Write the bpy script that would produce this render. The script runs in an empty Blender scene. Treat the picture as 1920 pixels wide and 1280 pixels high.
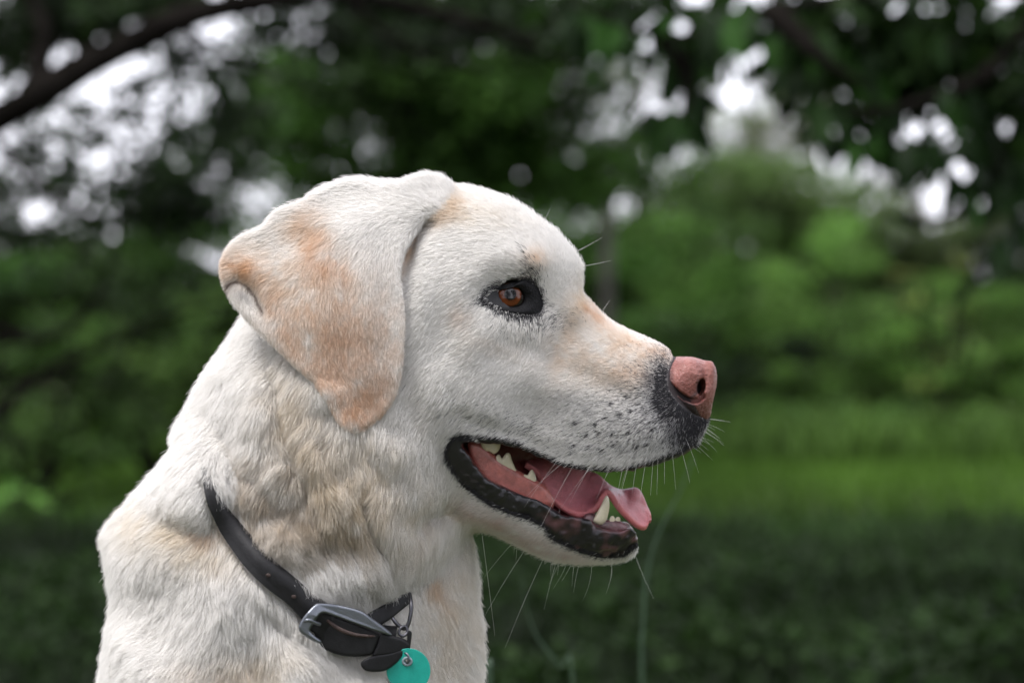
import bpy, math, random
import numpy as np
from mathutils import Vector, kdtree, Matrix, Euler

R = math.radians
rng = np.random.default_rng(7)
random.seed(7)
scene = bpy.context.scene

# ---------------------------------------------------------------- camera
S = 0.0003            # metres per unit of the dog's modelling grid
DIST = 1.12           # camera to the dog's middle plane
CAMZ = 0.66           # camera height
CF = DIST / S
cam_d = bpy.data.cameras.new('camera')
cam = bpy.data.objects.new('camera', cam_d)
scene.collection.objects.link(cam)
cam.location = (0, 0, CAMZ)
cam.rotation_euler = (R(90), 0, 0)
cam_d.sensor_width = 36
cam_d.lens = 36 * DIST / (1920 * S)
cam_d.clip_end = 2000
cam_d.clip_start = 0.05
cam_d.dof.use_dof = True
cam_d.dof.focus_distance = 1.075
cam_d.dof.aperture_fstop = 5.0
scene.camera = cam

# ---------------------------------------------------------------- light
world = bpy.data.worlds.new('World')
scene.world = world
world.use_nodes = True
wn = world.node_tree
wn.nodes.clear()
w_out = wn.nodes.new('ShaderNodeOutputWorld')
w_bg = wn.nodes.new('ShaderNodeBackground')
w_sky = wn.nodes.new('ShaderNodeTexSky')
SUN_EL, SUN_AZ = 66, -120     # azimuth clockwise from +Y, seen from above
w_sky.sky_type = 'NISHITA'
w_sky.sun_disc = False
w_sky.sun_elevation = R(SUN_EL)
w_sky.sun_rotation = R(SUN_AZ)
w_sky.air_density = 1.0
w_sky.dust_density = 6.0
w_sky.ozone_density = 0.6
w_bg.inputs[1].default_value = 0.15
# overcast: an even layer of bright cloud over the clear sky
w_mix = wn.nodes.new('ShaderNodeMix'); w_mix.data_type = 'RGBA'
w_mix.inputs[0].default_value = 0.85
w_mix.inputs[7].default_value = (6.8, 6.8, 7.45, 1)
wn.links.new(w_sky.outputs[0], w_mix.inputs[6])
wn.links.new(w_mix.outputs[2], w_bg.inputs[0])
wn.links.new(w_bg.outputs[0], w_out.inputs[0])
sun_d = bpy.data.lights.new('sun', 'SUN')
sun_d.energy = 1.5
sun_d.angle = R(20)
sun_d.color = (1.0, 0.975, 0.96)
sun = bpy.data.objects.new('sun', sun_d)
scene.collection.objects.link(sun)
_a, _e = R(SUN_AZ), R(SUN_EL)
sdir = Vector((math.sin(_a) * math.cos(_e), math.cos(_a) * math.cos(_e), math.sin(_e)))
sun.rotation_euler = sdir.to_track_quat('Z', 'Y').to_euler()

vs = scene.view_settings
vs.view_transform = 'Standard'
vs.look = 'None'
vs.exposure = 1.15
vs.gamma = 1
vs.use_curve_mapping = False
cy = scene.cycles
cy.use_denoising = True
cy.max_bounces = 6
cy.diffuse_bounces = 3
cy.glossy_bounces = 2
cy.transmission_bounces = 3
cy.transparent_max_bounces = 6
cy.sample_clamp_indirect = 6
cy.caustics_reflective = False
cy.caustics_refractive = False

# ---------------------------------------------------------------- helpers
def tag(o, label=None, cat=None, group=None, kind=None):
    if label: o['label'] = label
    if cat: o['category'] = cat
    if group: o['group'] = group
    if kind: o['kind'] = kind
    return o

def link(o, parent=None):
    scene.collection.objects.link(o)
    if parent is not None:
        o.parent = parent
    return o

def empty(name, loc=(0, 0, 0), rz=0):
    o = bpy.data.objects.new(name, None)
    o.empty_display_size = 0.05
    o.location = loc
    o.rotation_euler = (0, 0, rz)
    return link(o)

def mesh_obj(name, verts, faces, mat, parent=None, smooth=True, off=(0, 0, 0)):
    """verts Nx3 world coords (minus off), faces list or Nx4/Nx3 array"""
    v = np.asarray(verts, dtype=np.float32).reshape(-1, 3) - np.asarray(off, dtype=np.float32)
    me = bpy.data.meshes.new(name)
    if isinstance(faces, np.ndarray):
        k = faces.shape[1]
        n = len(faces)
        me.vertices.add(len(v)); me.vertices.foreach_set('co', v.ravel())
        me.loops.add(n * k); me.loops.foreach_set('vertex_index', faces.astype(np.int32).ravel())
        me.polygons.add(n); me.polygons.foreach_set('loop_start', np.arange(0, n * k, k, dtype=np.int32))
        me.update(calc_edges=True)
        me.validate()
    else:
        me.from_pydata(v.tolist(), [], faces)
        me.update()
    if smooth:
        me.polygons.foreach_set('use_smooth', np.ones(len(me.polygons), dtype=bool))
    if mat is not None:
        me.materials.append(mat)
    return link(bpy.data.objects.new(name, me), parent)

def set_col(o, name, cols, domain='POINT'):
    a = o.data.attributes.new(name, 'FLOAT_COLOR', domain)
    c = np.ones((len(cols), 4), dtype=np.float32); c[:, :cols.shape[1]] = cols
    a.data.foreach_set('color', c.ravel())

class Nodes:
    def __init__(s, name):
        s.m = bpy.data.materials.new(name); s.m.use_nodes = True
        s.t = s.m.node_tree; s.t.nodes.clear()
        s.out = s.n('ShaderNodeOutputMaterial')
    def n(s, typ, **kw):
        nd = s.t.nodes.new(typ)
        for k, v in kw.items():
            if k.startswith('i_'):
                key = k[2:]
                key = int(key) if key.isdigit() else key.replace('_', ' ')
                nd.inputs[key].default_value = v
            else: setattr(nd, k, v)
        return nd
    def l(s, a, b): s.t.links.new(a, b)

def simple_mat(name, col, rough=0.5, spec=0.5, metal=0.0, bump=0.0, bscale=200, var=0.0, vscale=30, coat=0.0, sss=0.0, colattr=None, transl=0.0):
    m = Nodes(name)
    p = m.n('ShaderNodeBsdfPrincipled')
    p.inputs['Roughness'].default_value = rough
    p.inputs['Specular IOR Level'].default_value = spec
    p.inputs['Metallic'].default_value = metal
    p.inputs['Coat Weight'].default_value = coat
    p.inputs['Coat Roughness'].default_value = 0.12
    if sss:
        p.inputs['Subsurface Weight'].default_value = sss
        p.inputs['Subsurface Radius'].default_value = (0.004, 0.0015, 0.001)
        p.inputs['Subsurface Scale'].default_value = 1.0
    tc = m.n('ShaderNodeTexCoord')
    src = None
    if colattr:
        at = m.n('ShaderNodeAttribute', attribute_name=colattr); src = at.outputs['Color']
    if var > 0:
        nz = m.n('ShaderNodeTexNoise', i_Scale=vscale, i_Detail=5.0, i_Roughness=0.65)
        m.l(tc.outputs['Object'], nz.inputs['Vector'])
        mr = m.n('ShaderNodeMapRange'); mr.inputs[1].default_value = 0.3; mr.inputs[2].default_value = 0.7
        mr.inputs[3].default_value = 1 - var; mr.inputs[4].default_value = 1 + var
        m.l(nz.outputs['Fac'], mr.inputs[0])
        mx = m.n('ShaderNodeVectorMath', operation='SCALE')
        if src is not None: m.l(src, mx.inputs[0])
        else: mx.inputs[0].default_value = col[:3]
        m.l(mr.outputs[0], mx.inputs['Scale'])
        src = mx.outputs[0]
    if src is not None: m.l(src, p.inputs['Base Color'])
    else: p.inputs['Base Color'].default_value = (*col[:3], 1)
    if bump > 0:
        nb = m.n('ShaderNodeTexNoise', i_Scale=bscale, i_Detail=4.0, i_Roughness=0.6)
        m.l(tc.outputs['Object'], nb.inputs['Vector'])
        bp = m.n('ShaderNodeBump', i_Strength=bump, i_Distance=0.002)
        m.l(nb.outputs['Fac'], bp.inputs['Height'])
        m.l(bp.outputs[0], p.inputs['Normal'])
    surf = p.outputs[0]
    if transl > 0:
        t = m.n('ShaderNodeBsdfTranslucent')
        if src is not None: m.l(src, t.inputs[0])
        else: t.inputs[0].default_value = (*col[:3], 1)
        mxs = m.n('ShaderNodeMixShader', i_0=transl)
        m.l(surf, mxs.inputs[1]); m.l(t.outputs[0], mxs.inputs[2]); surf = mxs.outputs[0]
    m.l(surf, m.out.inputs[0])
    return m.m

# lattice value noise, vectorised
def vnoise(p, scale, seed=0):
    q = np.asarray(p, dtype=np.float64) / scale + 1000.37 + seed * 17.13
    i = np.floor(q).astype(np.int64); f = q - i
    f = f * f * (3 - 2 * f)
    def h(a, b, c):
        n = (a * 73856093) ^ (b * 19349663) ^ (c * 83492791) ^ (seed * 2654435761 & 0xffffffff)
        n = (n ^ (n >> 13)) * 1274126177 & 0xffffffff
        n = (n ^ (n >> 16)) & 0xffff
        return n / 65535.0
    r = 0
    for a in (0, 1):
        wa = f[:, 0] if a else 1 - f[:, 0]
        for b in (0, 1):
            wb = f[:, 1] if b else 1 - f[:, 1]
            for c in (0, 1):
                wc = f[:, 2] if c else 1 - f[:, 2]
                r = r + wa * wb * wc * h(i[:, 0] + a, i[:, 1] + b, i[:, 2] + c)
    return r

def at(px, py, Y):
    """point at distance Y from the camera, seen at photo pixel px, py"""
    return Vector(((px - 960) * S / DIST * Y, Y, CAMZ + (640 - py) * S / DIST * Y))
# ================================================================ THE PLACE
gm = Nodes('lawn_soil')
gp_b = gm.n('ShaderNodeBsdfPrincipled'); gp_b.inputs['Roughness'].default_value = 0.9; gp_b.inputs['Specular IOR Level'].default_value = 0.15
gtc = gm.n('ShaderNodeTexCoord')
gn1 = gm.n('ShaderNodeTexNoise', i_Scale=0.9, i_Detail=6.0, i_Roughness=0.6); gm.l(gtc.outputs['Object'], gn1.inputs['Vector'])
gr = gm.n('ShaderNodeValToRGB'); gr.color_ramp.elements[0].position = 0.35; gr.color_ramp.elements[1].position = 0.7
gr.color_ramp.elements[0].color = (0.045, 0.048, 0.026, 1); gr.color_ramp.elements[1].color = (0.06, 0.075, 0.03, 1)
gm.l(gn1.outputs['Fac'], gr.inputs[0]); gm.l(gr.outputs[0], gp_b.inputs['Base Color']); gm.l(gp_b.outputs[0], gm.out.inputs[0])
GN = 60
gxs = np.concatenate([-np.geomspace(400, 1, 20), np.linspace(-0.8, 0.8, 5), np.geomspace(1, 400, 20)])
gys = np.concatenate([-np.geomspace(400, 2, 14), np.linspace(-1, 20, 30), np.geomspace(24, 900, 16)])
A, B = np.meshgrid(gxs, gys, indexing='ij')
zz = 0.02 * (vnoise(np.stack([A.ravel(), B.ravel(), A.ravel() * 0], 1), 2.0, 90) - 0.5)
gv = np.stack([A.ravel(), B.ravel(), zz - 0.012], 1)
n1_, n2_ = len(gxs), len(gys)
gf = np.array([[i * n2_ + j, (i + 1) * n2_ + j, (i + 1) * n2_ + j + 1, i * n2_ + j + 1] for i in range(n1_ - 1) for j in range(n2_ - 1)])
ground = mesh_obj('ground', gv, gf, gm.m); ground['kind'] = 'structure'

def leaf_mat(name, transl=0.35, rough=0.45, spec=0.35):
    m = Nodes(name)
    at_ = m.n('ShaderNodeAttribute', attribute_name='tint')
    p = m.n('ShaderNodeBsdfPrincipled'); p.inputs['Roughness'].default_value = rough; p.inputs['Specular IOR Level'].default_value = spec
    t = m.n('ShaderNodeBsdfTranslucent'); mx = m.n('ShaderNodeMixShader', i_0=transl)
    m.l(at_.outputs['Color'], p.inputs['Base Color']); m.l(at_.outputs['Color'], t.inputs[0])
    m.l(p.outputs[0], mx.inputs[1]); m.l(t.outputs[0], mx.inputs[2]); m.l(mx.outputs[0], m.out.inputs[0])
    return m.m
M_LEAF = leaf_mat('leaf_green', 0.35, 0.6, 0.12)
M_GRASS = leaf_mat('grass_green', 0.3, 0.65, 0.12)
M_BARK = simple_mat('bark', (0.009, 0.008, 0.007), 1.0, 0.0, bump=0.8, bscale=60, var=0.5, vscale=14)
M_GREYBARK = simple_mat('grey_bark', (0.05, 0.047, 0.042), 0.9, 0.2, bump=0.8, bscale=60, var=0.4, vscale=14)

def leaves_mesh(name, P, size, col, parent=None, mat=None, off=(0, 0, 0), aspect=0.5, droop=0.0, colvar=0.35):
    """folded leaf blades of four points and two faces"""
    n = len(P)
    a = rng.normal(0, 1, (n, 3)); a[:, 2] = a[:, 2] * 0.6 - droop; a /= np.linalg.norm(a, axis=1, keepdims=True)
    b = rng.normal(0, 1, (n, 3)); b[:, 2] *= 0.45; b = np.cross(a, np.cross(b, a) * 1.0 + 1e-6); b /= np.linalg.norm(b, axis=1, keepdims=True)
    nn = np.cross(a, b)
    s = (size * (0.6 + 0.8 * rng.random(n)))[:, None]
    v = np.stack([P, P + s * (0.5 * a + aspect * 0.5 * b + 0.10 * nn), P + s * a * 1.0 - 0.12 * s * nn, P + s * (0.5 * a - aspect * 0.5 * b + 0.10 * nn)], 1)
    i = np.arange(n)[:, None] * 4
    f = np.concatenate([i + [0, 1, 2], i + [0, 2, 3]], 0)
    o = mesh_obj(name, v.reshape(-1, 3), f, mat or M_LEAF, parent, smooth=False, off=off)
    base = np.asarray(col, float)
    if base.ndim == 1: base = np.repeat(base[None], n, 0)
    k = (1 + colvar * rng.normal(0, 1, n)).clip(0.4, 2.0)[:, None]
    warm = (rng.random(n) * 0.35)[:, None] * np.array([0.5, 0.1, -0.2])
    c = base * k * (1 + warm)
    c = c * 0.92 + c.mean(1, keepdims=True) * 0.06
    set_col(o, 'tint', np.repeat(c, 4, 0))
    return o

def clump_points(clumps, size, dens=1.0, hollow=0.35):
    """clumps: (centre, radius xyz, count)"""
    out = []; cid = []
    for ci, (c, r_, n) in enumerate(clumps):
        n = int(n * dens)
        d = rng.normal(0, 1, (n, 3)); d /= np.linalg.norm(d, axis=1, keepdims=True)
        rad = (hollow + (1 - hollow) * rng.random(n)) ** 0.6
        out.append(np.array(c) + d * rad[:, None] * np.array(r_)); cid += [ci] * n
    return np.concatenate(out), np.array(cid)

def limb_tube(name, pts, rads, mat, parent=None, off=(0, 0, 0), seg=9, n=6):
    p = np.array(pts, float); N0 = len(p); q = []
    for i in range(N0 - 1):
        a, b, c, d = p[max(i - 1, 0)], p[i], p[i + 1], p[min(i + 2, N0 - 1)]
        for k in range(n):
            t = k / n
            q.append(0.5 * ((2 * b) + (c - a) * t + (2 * a - 5 * b + 4 * c - d) * t * t + (3 * b - a - 3 * c + d) * t**3))
    q.append(p[-1]); q = np.array(q); N = len(q)
    rr_ = np.interp(np.linspace(0, 1, N), np.linspace(0, 1, len(rads)), rads)
    V = []; F = []; prev = np.array([0.3, 1.0, 0.1])
    for i in range(N):
        t = q[min(i + 1, N - 1)] - q[max(i - 1, 0)]; t /= np.linalg.norm(t) + 1e-9
        u = prev - t * (prev @ t); u /= np.linalg.norm(u) + 1e-9; prev = u; w = np.cross(t, u)
        for k in range(seg):
            an = 2 * math.pi * k / seg
            V.append(q[i] + (u * math.cos(an) + w * math.sin(an)) * rr_[i] * (1 + 0.10 * math.sin(3 * an + i * .7)))
    for i in range(N - 1):
        for k in range(seg):
            F.append([i * seg + k, i * seg + (k + 1) % seg, (i + 1) * seg + (k + 1) % seg, (i + 1) * seg + k])
    F.append(list(range(seg))[::-1]); F.append([(N - 1) * seg + k for k in range(seg)])
    return mesh_obj(name, np.array(V), F, mat, parent, off=off)

PXM = S / DIST     # metres per photo pixel and metre of distance
def blob(px, py, rx, ry, Y, rd=None, leaf=0.06, cover=3.0, lo=0.85, aspect=0.5):
    """a leaf clump centred on that view direction at distance Y; radii in photo pixels"""
    c = np.array(at(px, py, Y)); r_ = np.array([rx * PXM * Y, rd or 0.5 * (rx + ry) * PXM * Y, ry * PXM * Y])
    area = math.pi * r_[0] * r_[2]
    n = cover * area / (leaf * leaf * aspect * 0.5)
    return (c, r_, n)

def plant(name, label, cat, root, trunk, limbs, clumps, col, leaf, group=None, bark=None, aspect=0.5, colvar=0.35, tone=0.3, hollow=0.35, droop=0.0, crown='crown', mat=None):
    o = empty(name, root); off = np.array(root)
    tag(o, label, cat, group)
    if trunk: limb_tube('trunk', trunk[0], trunk[1], bark or M_BARK, o, off)
    for (pts, rads) in limbs: limb_tube('limb', pts, rads, bark or M_BARK, o, off, seg=7)
    P, cid = clump_points(clumps, leaf, hollow=hollow)
    base = np.array(col)[None] * (1 + tone * rng.normal(0, 1, len(clumps))).clip(0.45, 1.9)[cid][:, None]
    cr = leaves_mesh(crown, P, leaf, base, o, off=off, aspect=aspect, colvar=colvar, droop=droop, mat=mat)
    return o, cr
def V3(px, py, Y): return np.array(at(px, py, Y))
def gnd(px, Y): return np.array((((px - 960) * PXM * Y), Y, 0.0))

DG = (0.016, 0.036, 0.007); MG = (0.040, 0.100, 0.014); LG = (0.08, 0.17, 0.03); YG = (0.16, 0.20, 0.05); BG = (0.02, 0.05, 0.02)
rb = np.random.default_rng(11)

# --- far wood edge: separate trees in a row, 19 to 26 m away
def far_tree(px, Y, top, wid, col, label, low=760, leaf=0.10, cover=2.6):
    root = gnd(px, Y)
    cl = []
    h = (low - top)
    for k in range(16):
        t = rb.random(); a = rb.random() * 2 - 1
        py = top + wid * 0.28 + (h - wid * 0.28) * t
        w = wid * (0.55 + 0.45 * math.sin(math.pi * min(1, 0.25 + t * .75)))
        cl.append(blob(px + a * w * 0.7, py, wid * (.30 + .16 * rb.random()), wid * (.22 + .12 * rb.random()), Y + (rb.random() - .5) * 1.6, leaf=leaf, cover=cover))
    tp = V3(px, top + wid * .4, Y)
    tr = ([root, (root + tp) / 2 + np.array([0.15, 0, 0]), tp], [0.16, 0.12, 0.04])
    lm = [([root + (tp - root) * f, root + (tp - root) * (f + .12) + np.array([s_ * wid * PXM * Y * .6, 0, 0])], [0.06, 0.015]) for f, s_ in ((.4, -1), (.55, 1), (.7, -1))]
    return plant('tree', label, 'tree', tuple(root), tr, lm, cl, col, leaf, group='trees at the edge of the wood')
far_tree(-60, 22, 430, 260, DG, 'dark tree at the far left edge of the wood, below the patch of bright sky')
far_tree(190, 21, 410, 240, (0.03, 0.055, 0.018), 'dull green tree behind the dog\'s nape, under the bright sky patch')
far_tree(420, 20, 300, 260, DG, 'dark tree behind the dog\'s ear, right of the bright sky patch')
far_tree(650, 19, 60, 300, (0.022, 0.055, 0.009), 'tall dark tree rising right behind the dog\'s head')
far_tree(900, 20, -20, 280, (0.03, 0.075, 0.012), 'tall mid green tree above the dog\'s forehead')
far_tree(1110, 22, 150, 240, MG, 'mid green tree above the dog\'s muzzle, in front of pale gaps', cover=2.0)
far_tree(1360, 25, 230, 230, (0.07, 0.13, 0.035), 'pale green tree in the middle of the open background right of the dog', cover=2.2)
far_tree(1600, 24, 265, 240, (0.06, 0.11, 0.03), 'light green tree behind the shrubs under the hanging branch')
far_tree(1840, 24, 330, 220, (0.06, 0.10, 0.03), 'yellowish green tree at the far right edge of the wood')
far_tree(1180, 27, 60, 220, (0.10, 0.14, 0.07), 'thin pale tree seen through the gaps above the dog\'s muzzle', cover=1.8)
far_tree(1400, 29, 90, 200, (0.10, 0.14, 0.07), 'thin pale grey-green tree behind the hanging twig of the near tree', cover=2.4)
far_tree(1720, 27, 290, 150, (0.10, 0.12, 0.07), 'sparse olive tree beneath the bright gap at the right', cover=1.1)
far_tree(1520, 28, 140, 240, (0.13, 0.15, 0.10), 'sparse greyish tree against the white sky right of centre', cover=1.3)
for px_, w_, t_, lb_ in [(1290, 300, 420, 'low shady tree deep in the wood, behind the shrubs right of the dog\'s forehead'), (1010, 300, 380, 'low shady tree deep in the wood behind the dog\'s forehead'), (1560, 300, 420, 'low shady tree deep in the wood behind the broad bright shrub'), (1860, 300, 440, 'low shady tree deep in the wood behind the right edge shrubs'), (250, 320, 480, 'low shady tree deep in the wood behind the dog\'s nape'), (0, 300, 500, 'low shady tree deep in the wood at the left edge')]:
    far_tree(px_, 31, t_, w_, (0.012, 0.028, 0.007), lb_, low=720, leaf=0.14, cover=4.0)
far_tree(2050, 22, 240, 260, DG, 'dark tree cut by the right edge of the picture')

# --- shrubs in front of the wood
def shrub(px, Y, top, bot, wid, col, label, leaf=0.06, cover=3.0, n=30, tone=0.42, name='shrub', grp='shrubs along the lawn'):
    root = gnd(px, Y); cl = []
    for k in range(n):
        t = rb.random(); a = rb.random() * 2 - 1
        cl.append(blob(px + a * wid * .85, top + (bot - top) * (0.12 + .85 * t), wid * (.14 + .22 * rb.random()), wid * (.07 + .13 * rb.random()), Y + (rb.random() - .5) * 1.2, leaf=leaf * 1.35, cover=cover))
    tp = V3(px, top + (bot - top) * .3, Y)
    lm = []
    for s_ in (-1, -.4, .5, 1):
        e_ = V3(px + s_ * wid * .7, top + (bot - top) * (.15 + .2 * abs(s_)), Y)
        lm.append(([root, (root + e_) / 2 + np.array([s_ * .05, 0, .05]), e_], [0.03, 0.018, 0.006]))
    return plant(name, label, 'shrub', tuple(root), None, lm, cl, col, leaf, group=grp, tone=tone)
shrub(1010, 14, 330, 800, 220, (0.03, 0.085, 0.010), 'dark green shrub directly behind the dog\'s muzzle')
shrub(1240, 15, 300, 800, 230, (0.048, 0.115, 0.018), 'mid green shrub above the dog\'s nose')
shrub(1180, 13, 560, 800, 200, (0.03, 0.075, 0.012), 'low dark shrub behind the dog\'s nose')
shrub(1430, 16, 380, 700, 220, (0.064, 0.15, 0.024), 'fresh green shrub to the right of the dog\'s nose')
shrub(1610, 15, 420, 800, 220, (0.062, 0.135, 0.024), 'broad bright shrub in the right half, between two darker ones')
shrub(1790, 14, 520, 760, 210, (0.055, 0.13, 0.018), 'green shrub near the right edge above the lawn')
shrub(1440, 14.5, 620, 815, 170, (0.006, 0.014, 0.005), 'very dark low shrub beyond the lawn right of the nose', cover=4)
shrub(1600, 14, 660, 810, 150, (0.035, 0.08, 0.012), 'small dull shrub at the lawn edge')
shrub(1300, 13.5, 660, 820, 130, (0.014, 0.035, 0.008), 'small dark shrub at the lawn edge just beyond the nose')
shrub(1930, 17, 560, 790, 170, (0.07, 0.13, 0.03), 'pale green shrub cut by the right edge of the picture')
shrub(1760, 13.5, 440, 800, 90, (0.12, 0.17, 0.04), 'narrow yellow-green shrub right of centre', cover=1.4, n=14)
for x_, c_, lb_ in [(1330, (0.02, 0.045, 0.010), 'lowest shrub at the lawn edge right below the dark gap in the shrubs'), (1500, (0.03, 0.07, 0.012), 'low shrub at the lawn edge in the middle of the right half'), (1680, (0.03, 0.075, 0.012), 'low green shrub at the lawn edge in front of the yellow-green one'), (1860, (0.045, 0.10, 0.016), 'low light shrub at the lawn edge near the right side')]:
    shrub(x_, 12.9, 745, 826, 120, c_, lb_, n=16)
shrub(60, 8, 520, 900, 260, (0.026, 0.062, 0.010), 'dark shrub at the left edge, above the bright low plant', grp='shrubs behind the dog on the left')
shrub(300, 9, 500, 860, 240, (0.045, 0.095, 0.018), 'dull green shrub behind the dog\'s nape', grp='shrubs behind the dog on the left')
shrub(420, 11, 400, 700, 240, (0.024, 0.055, 0.010), 'dark shrub behind the folded ear', grp='shrubs behind the dog on the left')
shrub(60, 7, 900, 1010, 130, (0.06, 0.15, 0.024), 'bright green low plant at the left edge', n=14, cover=2.2, grp='shrubs behind the dog on the left')
shrub(-20, 9.5, 380, 560, 150, (0.02, 0.05, 0.012), 'dark shrub top in the left corner under the branch', grp='shrubs behind the dog on the left')
shrub(70, 5.5, 1120, 1260, 110, (0.06, 0.17, 0.02), 'bright leafy weed beside the dog\'s back at the lower left', n=14, leaf=0.045, cover=1.6, grp='shrubs behind the dog on the left')
shrub(180, 6.5, 980, 1300, 170, (0.014, 0.028, 0.008), 'dark low shrub beside the dog\'s back', grp='shrubs behind the dog on the left')

# --- the tree with the thick arching limb, upper left
root = np.array([-2.3, 5.2, 0.0])
limb1 = [root + [0, 0, 1.2], V3(-260, 420, 5.2), V3(-60, 262, 5.1), V3(60, 185, 5.0), V3(200, 105, 5.0), V3(330, 42, 5.0), V3(470, 5, 5.0), V3(640, -10, 5.1), V3(820, 30, 5.2), V3(960, 70, 5.3), V3(1060, 120, 5.4)]
tw = [([V3(60, 185, 5.0), V3(80, 60, 5.1), V3(40, -60, 5.2)], [0.035, 0.018]), ([V3(330, 42, 5.0), V3(420, 100, 5.0), V3(520, 130, 5.1)], [0.014, 0.005]),
      ([V3(-30, 240, 5.1), V3(60, 330, 5.0), V3(190, 420, 4.9)], [0.016, 0.006]), ([V3(640, -10, 5.1), V3(760, 90, 5.1), V3(900, 130, 5.2)], [0.012, 0.004]),
      ([V3(-120, 560, 5.6), V3(60, 640, 5.6), V3(180, 560, 5.6), V3(240, 380, 5.6)], [0.02, 0.012, 0.005]), ([V3(-160, 900, 6), V3(60, 720, 6), V3(300, 600, 6), V3(430, 570, 6)], [0.025, 0.014, 0.005])]
cl = []
for k in range(26):      # above the limb, dense
    x = -80 + 560 * rb.random(); yy = np.interp(x, [-80, 200, 480], [110, 20, -40]) - 60 * rb.random()
    cl.append(blob(x, yy, 70 + 50 * rb.random(), 50 + 30 * rb.random(), 5 + rb.random() * .8, leaf=0.06, cover=2.0))
for k in range(22):
    x = 480 + 620 * rb.random(); yy = -10 + 90 * rb.random()
    cl.append(blob(x, yy, 80, 55, 5.4 + rb.random() * .8, leaf=0.06, cover=1.8))
for (x, yy, rx, ry, cv) in [(30,130,60,40,1.0),(170,60,70,40,1.0),(255,215,40,34,.6),(350,90,60,40,.8),(300,150,50,22,.6),(120,310,50,36,.7),(60,360,60,26,.7),(230,300,30,30,.5),(440,170,30,50,.45),(60,250,44,24,.5),(370,205,50,26,.35),
                    (170,220,60,24,.3),(500,60,60,30,.9),(420,290,70,60,.7),(330,260,40,30,.5),(20,440,70,40,.7),(180,430,60,30,.9),(330,400,80,60,1.0),(270,330,40,40,.5),(10,300,30,60,.35),(470,240,60,60,.9),(110,400,40,30,.5),(60,290,50,40,.5),(140,350,40,30,.4),(250,380,50,40,.8),(300,230,50,30,.35),(430,120,40,30,.5),(390,240,50,40,.6),(80,190,40,20,.5),(230,160,40,20,.5),(-20,380,60,60,.8),(330,330,50,50,.9),(150,250,60,30,.5),(100,330,40,40,.4),(210,250,40,40,.4),(280,170,50,30,.4),(400,180,30,40,.4),(340,260,40,40,.5),(80,240,50,24,.4),(20,210,40,30,.6),(180,400,40,24,.6),(450,80,30,24,.6),(130,200,30,24,.7),(310,110,60,30,.8),(60,300,30,30,.6),(200,350,50,30,.5),(370,140,30,30,.5),(250,270,24,20,.6),(10,350,40,40,.7),(160,290,24,20,.6),(420,220,30,30,.6)]:
    cl.append(blob(x, yy, rx * 1.15, ry * 1.15, 5.4 + rb.random() * 1.2, leaf=0.042, cover=cv * 1.8))
plant('tree', 'large dark tree whose thick limb arches over the upper left sky', 'tree', tuple(root), ([root, root + [0.05, 0, 1.3], root + [-.1, 0, 3.2]], [0.2, 0.16, 0.12]), [(limb1, [0.10, 0.055, 0.046, 0.042, 0.038, 0.034, 0.028, 0.022, 0.016, 0.010])] + tw, cl, (0.014, 0.030, 0.009), 0.055, tone=0.4, hollow=0.1)

# --- mid dark canopy between the two (a second tree's crown)
root = gnd(760, 9)
cl = []
for (x, yy) in [(300, 560), (180, 520), (60, 500)]: cl.append(blob(x, yy, 80, 40, 9, leaf=0.07, cover=1.2))
for k in range(78):
    x = 490 + 620 * rb.random(); yy = -40 + 420 * rb.random()
    if x < 600 and yy < 130 and rb.random() < .8: continue
    cl.append(blob(x, yy, 95, 60, 8.5 + rb.random() * 1.2, leaf=0.07, cover=1.9))
for (x, yy) in [(290, 470), (350, 400), (400, 330), (450, 270), (500, 200), (330, 330), (540, 150), (1130, 250), (1060, 300), (1140, 330)]: cl.append(blob(x, yy, 90, 60, 9, leaf=0.07, cover=1.7))
tp = V3(760, -60, 9)
plant('tree', 'dense dark green tree filling the middle above the dog\'s head', 'tree', tuple(root), ([root, (root + tp) / 2, tp], [0.14, 0.1, 0.06]), [([(root + tp) / 2, V3(560, 250, 9), V3(330, 420, 9)], [0.05, 0.03, 0.01]), ([(root + tp) / 2, V3(960, 240, 9), V3(1080, 200, 9)], [0.05, 0.03, 0.01])], cl, (0.028, 0.072, 0.011), 0.07, tone=0.5)

# --- slim leaning sapling, seen as a grey line right of centre
root = gnd(1150, 11)
plant('sapling', 'thin leaning grey sapling behind the shrubs right of the dog\'s forehead', 'tree', tuple(root), ([root, V3(1140, 420, 11), V3(1180, 240, 11), V3(1240, 60, 11)], [0.04, 0.034, 0.026, 0.016]), [([V3(1180, 240, 11), V3(1260, 170, 11), V3(1330, 190, 11)], [0.014, 0.005])],
      [blob(1240, 120, 70, 40, 11, leaf=0.06, cover=.6), blob(1110, 160, 60, 40, 11, leaf=0.06, cover=.8), blob(1060, 240, 60, 60, 11, leaf=.06, cover=.8)], (0.03, 0.06, 0.02), 0.06, bark=M_GREYBARK)

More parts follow.
